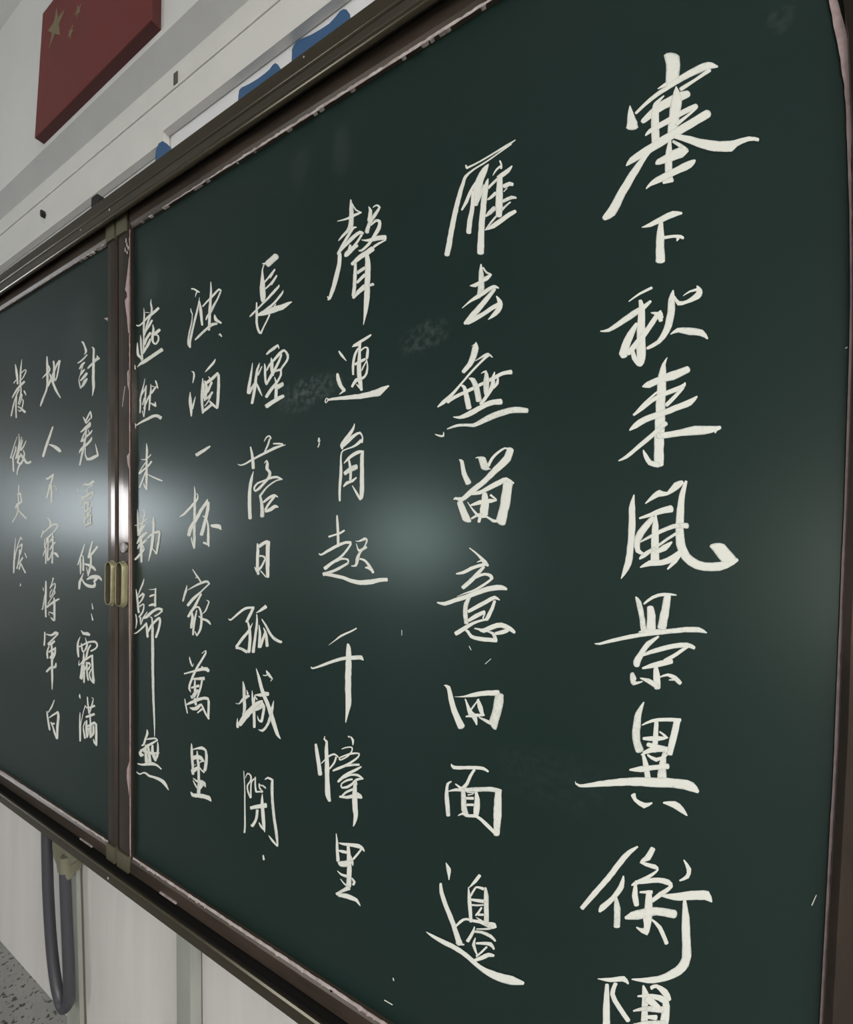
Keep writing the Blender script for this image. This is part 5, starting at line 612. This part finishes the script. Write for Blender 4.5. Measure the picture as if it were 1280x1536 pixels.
('c6','無','-8402 -3463 -8385 -3458;-8417 -3531 -8332 -3517;-8477 -3656 -8404 -3653;-8519 -3756 -8461 -3770;-8571 -3788 -8547 -3809|-8421 -3663 -8426 -3649;-8283 -3628 -8292 -3592;-8117 -3584 -8092 -3544;-8050 -3601 -8025 -3583|-8067 -3576 -8042 -3595;-8187 -3636 -8150 -3664;-8342 -3718 -8295 -3747;-8478 -3812 -8429 -3833;-8661 -3946 -8556 -3929;-8602 -4019 -8473 -3939|-8593 -3871 -8521 -3882;-8657 -3963 -8628 -3968|-8447 -3763 -8395 -3751;-8461 -3883 -8375 -3861;-8448 -4076 -8329 -4041|-8386 -3742 -8319 -3721;-8363 -3881 -8269 -3852;-8336 -4049 -8219 -4012|-8238 -3723 -8164 -3706;-8248 -3835 -8149 -3803;-8201 -3926 -8092 -3878;-8126 -3980 -8064 -3951|-8058 -3625 -8016 -3614;-8062 -3748 -7990 -3733;-8095 -3863 -8000 -3855;-8145 -3960 -8078 -3960|-8374 -3905 -8359 -3854;-8200 -3887 -8195 -3828;-7966 -3798 -7968 -3787|-8503 -3911 -8471 -3848;-8348 -3902 -8317 -3840|-8687 -4179 -8678 -4154;-8535 -4168 -8531 -4128;-8356 -4125 -8366 -4064;-8200 -4082 -8186 -4012;-8061 -4060 -8026 -4015;-7927 -4084 -7897 -4056|-8722 -4335 -8706 -4320;-8621 -4362 -8611 -4330;-8448 -4294 -8438 -4257;-8304 -4317 -8272 -4268;-8134 -4302 -8108 -4250;-7982 -4304 -7930 -4236;-7851 -4328 -7769 -4262;-7693 -4388 -7669 -4372'),
('c7','計','-11101 4322 -11093 4328;-11054 4281 -10986 4298;-10980 4190 -10903 4188;-10939 4094 -10826 4074;-10934 4056 -10866 4026;-10972 4022 -10958 4013|-10858 4002 -10808 3970;-11018 3948 -10964 3911;-11147 3919 -11101 3880;-11261 3898 -11236 3874|-10957 3860 -10908 3827;-11090 3836 -11000 3783;-11182 3759 -11134 3734|-10947 3705 -10909 3683;-11068 3681 -10975 3631;-11131 3618 -11082 3593|-11027 3782 -10984 3766;-11093 3709 -11048 3695;-11134 3613 -11097 3601;-11191 3537 -11152 3528;-11173 3417 -11105 3412;-11116 3313 -11061 3311|-10877 3618 -10786 3568;-10995 3569 -10891 3509;-11122 3499 -11064 3464|-10833 3491 -10787 3466;-10975 3465 -10830 3395;-11042 3386 -10947 3338;-11107 3332 -11071 3311|-10644 4107 -10623 4113;-10592 4052 -10509 4051;-10601 3889 -10499 3868;-10609 3663 -10489 3639;-10617 3435 -10487 3413;-10597 3269 -10470 3245;-10591 3076 -10566 3070|-10301 3820 -10288 3782;-10434 3851 -10367 3774;-10561 3799 -10489 3749;-10707 3753 -10632 3703;-10815 3704 -10760 3669|-10430 3881 -10393 3884;-10404 3830 -10327 3836'),
('c7','羌','-10980 2683 -10953 2686;-10922 2586 -10837 2594;-10865 2525 -10797 2531|-10678 2769 -10645 2757;-10785 2687 -10717 2662;-10876 2597 -10808 2573|-10688 2745 -10616 2742;-10649 2651 -10576 2643;-10648 2607 -10593 2597|-10689 2619 -10644 2597;-10811 2553 -10759 2528|-10681 2533 -10630 2516;-10783 2504 -10635 2430;-10936 2446 -10851 2385;-11081 2379 -11044 2353|-10825 2413 -10774 2395;-10962 2301 -10893 2278;-11077 2174 -10999 2150|-10584 2356 -10553 2342;-10680 2311 -10618 2278;-10830 2267 -10761 2227;-10956 2199 -10893 2157;-11053 2171 -11023 2144|-10755 2378 -10713 2378;-10702 2270 -10649 2271|-10591 2210 -10557 2199;-10674 2166 -10580 2126;-10811 2103 -10733 2055;-10998 2047 -10918 1999;-11107 1983 -11035 1955;-11130 1921 -11105 1914|-10854 2367 -10780 2354;-10891 2205 -10809 2190;-10990 2004 -10887 1983;-11067 1815 -10970 1796;-11123 1669 -11040 1654|-10873 2015 -10817 2009;-10874 1864 -10808 1864;-10815 1759 -10712 1771|-10775 1729 -10789 1785;-10595 1715 -10638 1789;-10405 1746 -10467 1817;-10291 1771 -10334 1824|-10269 1798 -10355 1797;-10325 1911 -10394 1909;-10415 2048 -10436 2047'),
('c7','管','-11178 1176 -11151 1177;-11161 1071 -11104 1072|-10989 1150 -11013 1157;-10915 1209 -10958 1230;-10826 1228 -10860 1257|-10865 1216 -10858 1252;-10682 1192 -10705 1238;-10443 1248 -10510 1302|-10546 1218 -10512 1194;-10689 1168 -10659 1150;-10796 1113 -10752 1105;-10766 1043 -10722 1043;-10771 1008 -10716 1005|-11006 981 -10968 980;-11006 881 -10942 874;-11051 790 -11007 782|-10940 916 -10993 969;-10716 965 -10770 1012;-10481 1039 -10533 1079|-10551 1046 -10462 1036;-10552 978 -10494 960;-10686 926 -10648 897;-10842 881 -10823 864|-10870 857 -10776 850;-10878 680 -10814 677;-10882 494 -10800 493;-10861 308 -10793 309|-10833 799 -10867 854;-10649 820 -10682 874|-10702 852 -10629 843;-10732 743 -10667 734;-10779 653 -10725 643|-10806 634 -10847 666;-10656 677 -10703 707;-10563 721 -10615 749|-10616 734 -10562 736;-10595 665 -10542 657;-10681 609 -10637 591;-10789 548 -10746 529|-10791 466 -10854 502;-10648 526 -10703 564;-10538 563 -10577 595|-10590 573 -10525 567;-10619 480 -10546 478;-10607 395 -10517 399|-10793 320 -10844 370;-10649 355 -10693 406;-10544 371 -10580 423'),
('c7','悠','-10852 -44 -10816 -49;-10968 -212 -10902 -221;-11073 -370 -11001 -380;-11140 -492 -11089 -499|-11025 -336 -10971 -334;-11038 -519 -10948 -516;-11015 -688 -10962 -686|-10942 -309 -10950 -294;-10907 -303 -10879 -284;-10917 -399 -10838 -395;-10916 -606 -10827 -603|-10521 22 -10481 18;-10615 -129 -10531 -138;-10700 -323 -10615 -331|-10338 -78 -10257 -106;-10460 -167 -10380 -197;-10609 -259 -10529 -289;-10676 -316 -10613 -337|-10599 -300 -10513 -298;-10602 -451 -10501 -453;-10657 -604 -10566 -610;-10685 -710 -10635 -714|-10635 -695 -10686 -702;-10709 -532 -10750 -537|-10819 -485 -10800 -447;-10638 -516 -10591 -456;-10500 -551 -10422 -499;-10374 -598 -10319 -571|-10869 -654 -10844 -657;-10970 -757 -10896 -768;-11070 -853 -10951 -862;-11081 -1003 -10985 -1002|-10956 -783 -10910 -768;-10843 -890 -10780 -857;-10650 -957 -10607 -886;-10356 -943 -10444 -886;-10317 -855 -10413 -845|-10698 -802 -10721 -780;-10484 -770 -10528 -691;-10276 -750 -10237 -675;-10169 -769 -10096 -732;-10110 -791 -10080 -781|-10368 -728 -10243 -764;-10445 -815 -10361 -838|-10489 -1276 -10469 -1273;-10473 -1391 -10403 -1380|-10511 -1495 -10486 -1490;-10466 -1627 -10398 -1612'),
('c7','霜','-10945 -1892 -10928 -1884;-10862 -1973 -10800 -1910;-10688 -1975 -10640 -1891;-10588 -1976 -10537 -1922|-10981 -2031 -10960 -2032;-11110 -2174 -11015 -2171;-11116 -2340 -11001 -2322;-11064 -2474 -10988 -2460|-10985 -2264 -11021 -2235;-10770 -2184 -10805 -2151;-10558 -2117 -10577 -2074;-10342 -2090 -10291 -2041;-10283 -2133 -10205 -2124;-10338 -2190 -10288 -2210;-10528 -2264 -10489 -2294|-10757 -2027 -10732 -2021;-10717 -2126 -10657 -2111|-10932 -2168 -10888 -2160;-10919 -2281 -10839 -2261;-10825 -2356 -10816 -2319;-10651 -2234 -10735 -2225;-10613 -2152 -10703 -2152|-10543 -2147 -10480 -2158;-10661 -2253 -10576 -2260;-10721 -2374 -10620 -2372;-10759 -2481 -10650 -2476|-10824 -2356 -10779 -2351;-10854 -2497 -10742 -2486;-10906 -2621 -10758 -2611|-11008 -2548 -10981 -2545;-11022 -2664 -10982 -2617;-10807 -2555 -10861 -2530;-10624 -2468 -10676 -2437;-10445 -2385 -10495 -2353|-10479 -2361 -10389 -2349;-10480 -2512 -10380 -2496;-10457 -2690 -10357 -2673;-10437 -2914 -10312 -2890|-10321 -2908 -10373 -2941;-10440 -2857 -10508 -2888;-10513 -2771 -10586 -2781;-10437 -2646 -10488 -2643|-10906 -2623 -10795 -2614;-10936 -2776 -10832 -2768;-10974 -2912 -10881 -2905|-10743 -2631 -10658 -2636;-10829 -2757 -10752 -2759;-10925 -2920 -10835 -2919|-10850 -2620 -10739 -2601;-10820 -2818 -10720 -2801;-10803 -2981 -10729 -2969|-10712 -2545 -10620 -2530;-10689 -2707 -10598 -2691;-10671 -2815 -10591 -2798;-10618 -2909 -10547 -2890|-10647 -2576 -10648 -2530;-10580 -2568 -10532 -2512;-10522 -2580 -10479 -2557|-10520 -2566 -10481 -2570;-10638 -2667 -10540 -2677'),
('c7','滿','-10964 -3253 -10949 -3250;-10996 -3312 -10914 -3293;-10932 -3355 -10918 -3351|-10951 -3655 -10913 -3648;-10972 -3845 -10889 -3828;-10963 -4030 -10869 -4009;-10948 -4258 -10872 -4241|-10724 -3452 -10688 -3450;-10802 -3614 -10769 -3612;-10878 -3825 -10852 -3821;-10892 -3921 -10870 -3917|-10713 -3465 -10680 -3451;-10673 -3502 -10645 -3473;-10524 -3482 -10538 -3445;-10292 -3405 -10324 -3364|-10646 -3266 -10592 -3255;-10633 -3411 -10561 -3394;-10577 -3593 -10498 -3572|-10454 -3253 -10438 -3234;-10393 -3257 -10355 -3240;-10451 -3371 -10381 -3367;-10542 -3561 -10479 -3557|-10657 -3710 -10687 -3673;-10490 -3653 -10527 -3609;-10294 -3578 -10331 -3534|-10546 -3595 -10474 -3578;-10518 -3752 -10439 -3734;-10520 -3888 -10412 -3864;-10515 -4078 -10407 -4053|-10709 -3787 -10667 -3786;-10805 -3929 -10749 -3920;-10777 -4048 -10697 -4024;-10742 -4151 -10652 -4123|-10666 -3763 -10600 -3751;-10693 -3926 -10583 -3901;-10651 -4110 -10560 -4086|-10635 -3902 -10661 -3874;-10479 -3849 -10527 -3811;-10332 -3771 -10319 -3706;-10285 -3782 -10223 -3737|-10280 -3756 -10193 -3737;-10281 -3927 -10176 -3903;-10281 -4062 -10169 -4036;-10255 -4190 -10178 -4171|-10592 -3913 -10483 -3889;-10557 -3994 -10514 -3988;-10614 -4086 -10561 -4083|-10395 -3816 -10306 -3797;-10397 -3971 -10295 -3965;-10454 -4035 -10396 -4044|-10196 -4146 -10255 -4184;-10258 -4117 -10336 -4156;-10331 -4071 -10355 -4080'),
('c7','地','-12770 4335 -12702 4322;-12783 4164 -12657 4141;-12770 3958 -12635 3934;-12758 3704 -12632 3678;-12797 3562 -12696 3533;-12955 3406 -12847 3371;-13045 3306 -12935 3273;-13073 3223 -13019 3207|-12694 4123 -12653 4124;-12642 4033 -12545 4022;-12643 3984 -12562 3952;-12791 3946 -12725 3906;-12981 3867 -12964 3857|-12436 4157 -12340 4141;-12416 3995 -12307 3973;-12460 3860 -12342 3822;-12590 3767 -12469 3720;-12705 3641 -12614 3608|-12148 4131 -12024 4068;-12281 4050 -12185 4008;-12381 3937 -12294 3902;-12483 3866 -12406 3832|-12148 4086 -12043 4058;-12187 3935 -12102 3912;-12246 3788 -12162 3764;-12301 3688 -12252 3672|-12621 3917 -12581 3918;-12548 3786 -12425 3787;-12429 3616 -12315 3617;-12269 3427 -12162 3435;-12041 3250 -11998 3255|-12370 3927 -12305 3912;-12410 3795 -12301 3771;-12418 3696 -12331 3677|-12358 3780 -12309 3778;-12297 3690 -12256 3689'),
('c7','人','-12432 2651 -12350 2628;-12603 2458 -12482 2426;-12781 2254 -12640 2219;-12929 2020 -12803 1993|-12587 2247 -12573 2265;-12393 2175 -12334 2228;-12197 2085 -12078 2144;-12045 2019 -11950 2055'),
('c7','不','-12341 1569 -12292 1544;-12494 1524 -12420 1478;-12628 1486 -12630 1434;-12671 1493 -12705 1474|-12394 1535 -12295 1517;-12458 1410 -12365 1391;-12516 1336 -12417 1315|-12537 1336 -12425 1317;-12613 1182 -12512 1166;-12708 1030 -12583 1011|-12486 1312 -12389 1310;-12460 1103 -12346 1099;-12454 908 -12340 904|-12312 1247 -12332 1258;-12257 1266 -12247 1296;-12148 1154 -12099 1163'),
('c7','寐','-12643 554 -12628 563;-12552 511 -12494 531;-12504 436 -12383 443;-12517 342 -12407 336|-12823 273 -12792 270;-12884 196 -12795 184;-12947 103 -12887 93|-12782 189 -12829 212;-12512 296 -12565 324;-12302 367 -12340 408;-12148 373 -12107 417;-12096 344 -12029 366|-12119 357 -12048 334;-12238 268 -12181 247;-12405 189 -12356 168;-12588 102 -12521 75|-12727 79 -12695 78;-12759 -54 -12691 -54;-12750 -146 -12682 -144|-12643 92 -12555 85;-12667 -30 -12614 -36;-12731 -132 -12679 -138|-12599 78 -12510 79;-12588 -123 -12508 -123;-12609 -326 -12520 -324;-12583 -447 -12517 -444|-12704 -145 -12615 -144;-12692 -327 -12616 -326;-12687 -510 -12610 -507|-12680 -151 -12638 -158;-12796 -285 -12740 -292;-12812 -349 -12789 -351|-12338 209 -12294 208;-12367 79 -12258 79;-12343 -120 -12248 -120;-12359 -319 -12264 -319;-12372 -489 -12263 -488|-12305 121 -12235 97;-12433 41 -12363 17;-12502 -16 -12467 -28|-12193 0 -12145 -20;-12351 -65 -12264 -95;-12480 -186 -12435 -198|-12372 -237 -12321 -243;-12439 -345 -12379 -357;-12575 -424 -12503 -446|-12253 -277 -12222 -239;-12175 -304 -12084 -248;-12055 -355 -11987 -330'),
('c7','將','-12674 -929 -12598 -925;-12686 -1147 -12574 -1141;-12689 -1350 -12581 -1343;-12677 -1603 -12578 -1594;-12656 -1754 -12567 -1744|-12801 -1085 -12756 -1078;-12769 -1155 -12716 -1147|-12710 -1250 -12678 -1249;-12772 -1435 -12696 -1434;-12818 -1572 -12755 -1591;-12860 -1591 -12849 -1603|-12306 -831 -12222 -836;-12336 -923 -12273 -928;-12445 -1067 -12374 -1074|-12388 -1076 -12431 -1065;-12280 -1005 -12325 -985;-12191 -969 -12157 -937;-12200 -1027 -12123 -1027;-12248 -1106 -12178 -1112|-12322 -1089 -12278 -1099;-12421 -1168 -12371 -1172;-12416 -1298 -12391 -1262;-12268 -1208 -12325 -1198;-12209 -1123 -12258 -1117|-12222 -1122 -12159 -1113;-12200 -1164 -12136 -1166;-12313 -1259 -12276 -1267;-12532 -1434 -12487 -1443|-11971 -1272 -11933 -1305;-12196 -1330 -12129 -1376;-12417 -1417 -12337 -1459;-12608 -1507 -12539 -1541|-12240 -1280 -12176 -1274;-12242 -1419 -12122 -1408;-12237 -1616 -12116 -1606;-12225 -1793 -12118 -1783|-12420 -1701 -12450 -1705;-12432 -1632 -12464 -1616;-12235 -1666 -12202 -1622|-12162 -1784 -12222 -1817;-12247 -1750 -12313 -1787;-12357 -1731 -12379 -1743'),
('c7','軍','-12695 -2118 -12626 -2111;-12698 -2273 -12614 -2265;-12728 -2422 -12629 -2414|-12606 -2162 -12597 -2140;-12331 -2172 -12346 -2123;-12109 -2114 -12131 -2033;-11988 -2100 -11963 -2049|-12042 -2084 -11980 -2105;-12293 -2230 -12230 -2251;-12517 -2357 -12447 -2380|-12186 -2246 -12116 -2277;-12361 -2328 -12304 -2373;-12493 -2367 -12470 -2404|-12340 -2352 -12251 -2340;-12332 -2622 -12207 -2604;-12317 -2873 -12207 -2857;-12299 -3124 -12188 -3107;-12265 -3380 -12221 -3373|-12460 -2412 -12388 -2413;-12563 -2564 -12465 -2556;-12540 -2702 -12442 -2686|-12415 -2565 -12462 -2536;-12228 -2495 -12282 -2457;-12082 -2446 -12138 -2402|-12157 -2412 -12063 -2403;-12177 -2543 -12072 -2544;-12330 -2650 -12170 -2671|-12314 -2684 -12406 -2667;-12135 -2542 -12225 -2525|-12099 -2754 -12029 -2751;-12154 -2823 -12042 -2859;-12350 -2864 -12283 -2916;-12577 -3004 -12499 -3030'),
('c7','白','-12154 -3601 -12106 -3601;-12294 -3774 -12214 -3777;-12446 -3932 -12388 -3936|-12529 -3941 -12455 -3922;-12482 -4129 -12378 -4101;-12396 -4333 -12287 -4301|-12358 -4060 -12393 -4046;-12149 -3958 -12201 -3932;-11933 -3860 -11988 -3828|-12019 -3854 -11902 -3818;-11979 -3925 -11852 -3895;-12019 -4163 -11884 -4137;-12015 -4446 -11908 -4423|-11939 -4423 -12019 -4455;-12039 -4311 -12142 -4349;-12133 -4216 -12201 -4242;-12250 -4123 -12310 -4147|-12283 -4181 -12275 -4139;-12101 -4153 -12092 -4108'),
('c7','發','-14546 4498 -14509 4494;-14530 4326 -14383 4308;-14471 4141 -14324 4121;-14424 3980 -14309 3964|-14151 4543 -14125 4537;-14234 4332 -14131 4310;-14259 4118 -14145 4096;-14260 3900 -14156 3882|-14501 4091 -14449 4066;-14632 4036 -14579 4012|-14115 4188 -14166 4222;-13941 4228 -13936 4259;-13912 4204 -13837 4195;-14016 4114 -13953 4088;-14161 4042 -14109 4019|-14006 3986 -13904 3926;-14240 3929 -14124 3866;-14495 3833 -14385 3784;-14710 3683 -14639 3656|-14300 3827 -14214 3797;-14452 3708 -14368 3681;-14635 3491 -14541 3467;-14775 3221 -14679 3200|-14453 3659 -14364 3642;-14494 3444 -14388 3427;-14465 3131 -14370 3119|-14186 3866 -14124 3855;-14197 3728 -14105 3709;-14269 3578 -14178 3556;-14335 3457 -14259 3438|-14154 3667 -14041 3645;-14157 3549 -14082 3531;-14256 3423 -14207 3409|-14094 3530 -14042 3535;-14048 3482 -13958 3476;-14100 3334 -14024 3318|-14007 3731 -13939 3735;-13954 3667 -13862 3671;-13859 3594 -13827 3595|-14357 3395 -14339 3405;-14197 3315 -14131 3345;-13930 3165 -13830 3199|-14306 3302 -14279 3308;-14220 3241 -14206 3271;-14067 3248 -14103 3282'),
('c7','徵','-14369 2638 -14329 2628;-14545 2456 -14480 2440;-14788 2143 -14688 2122|-14468 2391 -14383 2382;-14474 2324 -14373 2308;-14586 2179 -14506 2158;-14676 2119 -14583 2092|-14638 2123 -14536 2116;-14597 1783 -14486 1777|-14268 2693 -14226 2689;-14276 2443 -14177 2429;-14457 2094 -14375 2079|-14108 2599 -14051 2589;-14223 2353 -14125 2335;-14381 2107 -14284 2088|-14043 2524 -13988 2512;-14180 2332 -14084 2313|-13838 2478 -13787 2463;-14011 2356 -13928 2326;-14186 2294 -14075 2247|-13998 2254 -13935 2255;-13951 2150 -13854 2141;-14046 1991 -13951 1973|-14162 2177 -14094 2190;-14034 2050 -13888 2080;-13783 1898 -13729 1957;-13500 1899 -13540 1968|-14234 2150 -14101 2120;-14351 1981 -14223 1996;-14042 1899 -14116 1975;-13954 2005 -14046 2028|-14227 1942 -14095 1910;-14330 1805 -14232 1787;-14356 1681 -14281 1672'),
('c7','夫','-14252 1402 -14185 1397;-14271 1238 -14188 1232|-14259 1151 -14305 1202;-14087 1161 -14147 1229|-14170 1194 -14064 1195;-14101 982 -13980 985|-14273 1167 -14207 1165;-14263 991 -14164 990|-14058 1001 -13999 965;-14319 952 -14187 893;-14439 853 -14355 826|-14316 926 -14191 919;-14316 720 -14219 707;-14597 492 -14513 473|-14253 782 -14203 799;-14042 655 -13954 688;-13783 534 -13683 575'),
('c7','淚','-14375 81 -14344 80;-14419 -105 -14366 -106;-14472 -347 -14377 -347;-14501 -601 -14385 -599;-14495 -800 -14405 -797|-14085 109 -14013 97;-14218 -45 -14153 -53;-14368 -288 -14301 -293;-14434 -455 -14356 -458|-14072 98 -14026 108;-13993 34 -13948 44|-14177 -166 -14213 -150;-13950 -82 -14010 -56|-14010 -67 -13924 -71;-14038 -207 -13963 -212;-14111 -326 -14036 -333|-14154 -221 -14051 -222;-14161 -394 -14085 -396;-14257 -613 -14181 -617;-14307 -678 -14206 -685|-13962 -391 -13875 -412;-14091 -479 -13995 -502;-14216 -587 -14172 -598|-14091 -552 -13991 -559;-14164 -695 -14063 -701|-14063 -552 -13994 -536;-13949 -657 -13872 -639;-13805 -783 -13708 -758|-13824 -297 -13768 -286;-13725 -407 -13661 -395|-14055 -1057 -13994 -1055;-14074 -1107 -13983 -1103'),
('mk','mark','-4270 1492 -4248 1498;-4246 1456 -4221 1454;-4263 1404 -4251 1400|-6445 3420 -6422 3430;-6394 3376 -6370 3386|1220 1609 1224 1599;1209 1598 1212 1593|1081 -2735 1086 -2736;1053 -2831 1059 -2832|-2916 -5375 -2897 -5362;-2903 -5401 -2889 -5391|-3035 -5714 -3027 -5699;-2914 -5710 -2907 -5695|-2853 -1035 -2842 -1034;-2852 -1101 -2841 -1100|-1948 -1124 -1940 -1119;-1923 -1167 -1914 -1161|-1745 -1301 -1751 -1296;-1676 -1232 -1681 -1227'),
]
# ---- writing
COLS = {'c1': 'rightmost column', 'c2': 'second column from the right', 'c3': 'third column from the right', 'c4': 'fourth column from the right',
        'c5': 'fifth column from the right', 'c6': 'column just right of the joint', 'c7': 'column just left of the joint', 'c8': 'middle column of the left board', 'c9': 'leftmost column'}
ORD = ['first', 'second', 'third', 'fourth', 'fifth', 'sixth', 'seventh', 'eighth', 'ninth']
cnt = {}
for i, (c, nm, spec) in enumerate(INK):
    if c == 'mk':
        for j, st in enumerate(spec.split('|')):
            x = float(st.split()[0]) / 1e4
            ink_obj('chalk_mark', ink_mesh(st, 0.0002, 900 + j), rb)
        continue
    if nm in '地人不寐將軍白' and c == 'c7': c = 'c8'
    if nm in '發徵夫淚' and c == 'c7': c = 'c9'
    k = cnt.get(c, 0); cnt[c] = k + 1
    par = lb if c in ('c7', 'c8', 'c9') else rb
    o = ink_obj('chalk_character', ink_mesh(spec, 0.00008, i), par)
    o['label'] = 'white chalk character %s, %s from the top in the %s' % (nm, ORD[k], COLS[c])

# ------------------------------------------------------------------ hose hanging under the bottom rail
hz = thing('hanging_hose', 'dark grey flexible hose looping down from the rail to an olive fitting', 'hose', (-1.22, 0.0, H - 0.64))
def tube(pts, r, ribs=True, nseg=14):
    # Catmull-Rom path
    path = []
    for i in range(len(pts) - 1):
        a, b, c, d = (Vector(pts[max(i - 1, 0)]), Vector(pts[i]), Vector(pts[i + 1]), Vector(pts[min(i + 2, len(pts) - 1)]))
        n = max(2, int((c - b).length / 0.0022))
        for j in range(n):
            t = j / n
            path.append(0.5 * ((2 * b) + (c - a) * t + (2 * a - 5 * b + 4 * c - d) * t * t + (-a + 3 * b - 3 * c + d) * t ** 3))
    path.append(Vector(pts[-1])); bm = bmesh.new(); rings = []
    for i, p in enumerate(path):
        tg = (path[min(i + 1, len(path) - 1)] - path[max(i - 1, 0)]).normalized()
        n1 = tg.cross(Vector((0, 1, 0))).normalized(); n2 = tg.cross(n1).normalized()
        rr = r * (1.0 if (i % 2 == 0 or not ribs) else 0.955)
        rings.append([bm.verts.new(p + (n1 * math.cos(2 * math.pi * k / nseg) + n2 * math.sin(2 * math.pi * k / nseg)) * rr) for k in range(nseg)])
    for a, b in zip(rings, rings[1:]):
        for k in range(nseg): bm.faces.new((a[k], a[(k + 1) % nseg], b[(k + 1) % nseg], b[k]))
    bm.faces.new(rings[0][::-1]); bm.faces.new(rings[-1])
    return bm
HY = 0.004
def hp(x, z): return (x, HY, z + H)
pts = [hp(-1.253, -0.645), hp(-1.251, -0.70), hp(-1.240, -0.82), hp(-1.220, -0.93), hp(-1.193, -1.005), hp(-1.160, -1.034), hp(-1.136, -1.005), hp(-1.139, -0.93), hp(-1.150, -0.84), hp(-1.162, -0.735)]
link('hose', tube(pts, 0.0108), 'hose', hz, smooth=True)
# fitting: square junction with a round socket
bm = bmesh.new()
pr = [(-1.231, -0.648), (-1.231, -0.704), (-1.2225, -0.726), (-1.208, -0.734), (-1.202, -0.754), (-1.148, -0.738), (-1.146, -0.716), (-1.128, -0.702), (-1.128, -0.648)]
prism_xz(pr, 0.006, 0.030, bm)
bmesh.ops.bevel(bm, geom=bm.edges[:], offset=0.0012, segments=1, affect='EDGES')
link('fitting', bm, 'fitting', hz)
bm = tube([(-1.1625, HY + .006, H - 0.748), (-1.1625, HY + .006, H - 0.70)], 0.0140, False, 20)
link('socket', bm, 'fitting', hz, smooth=False)
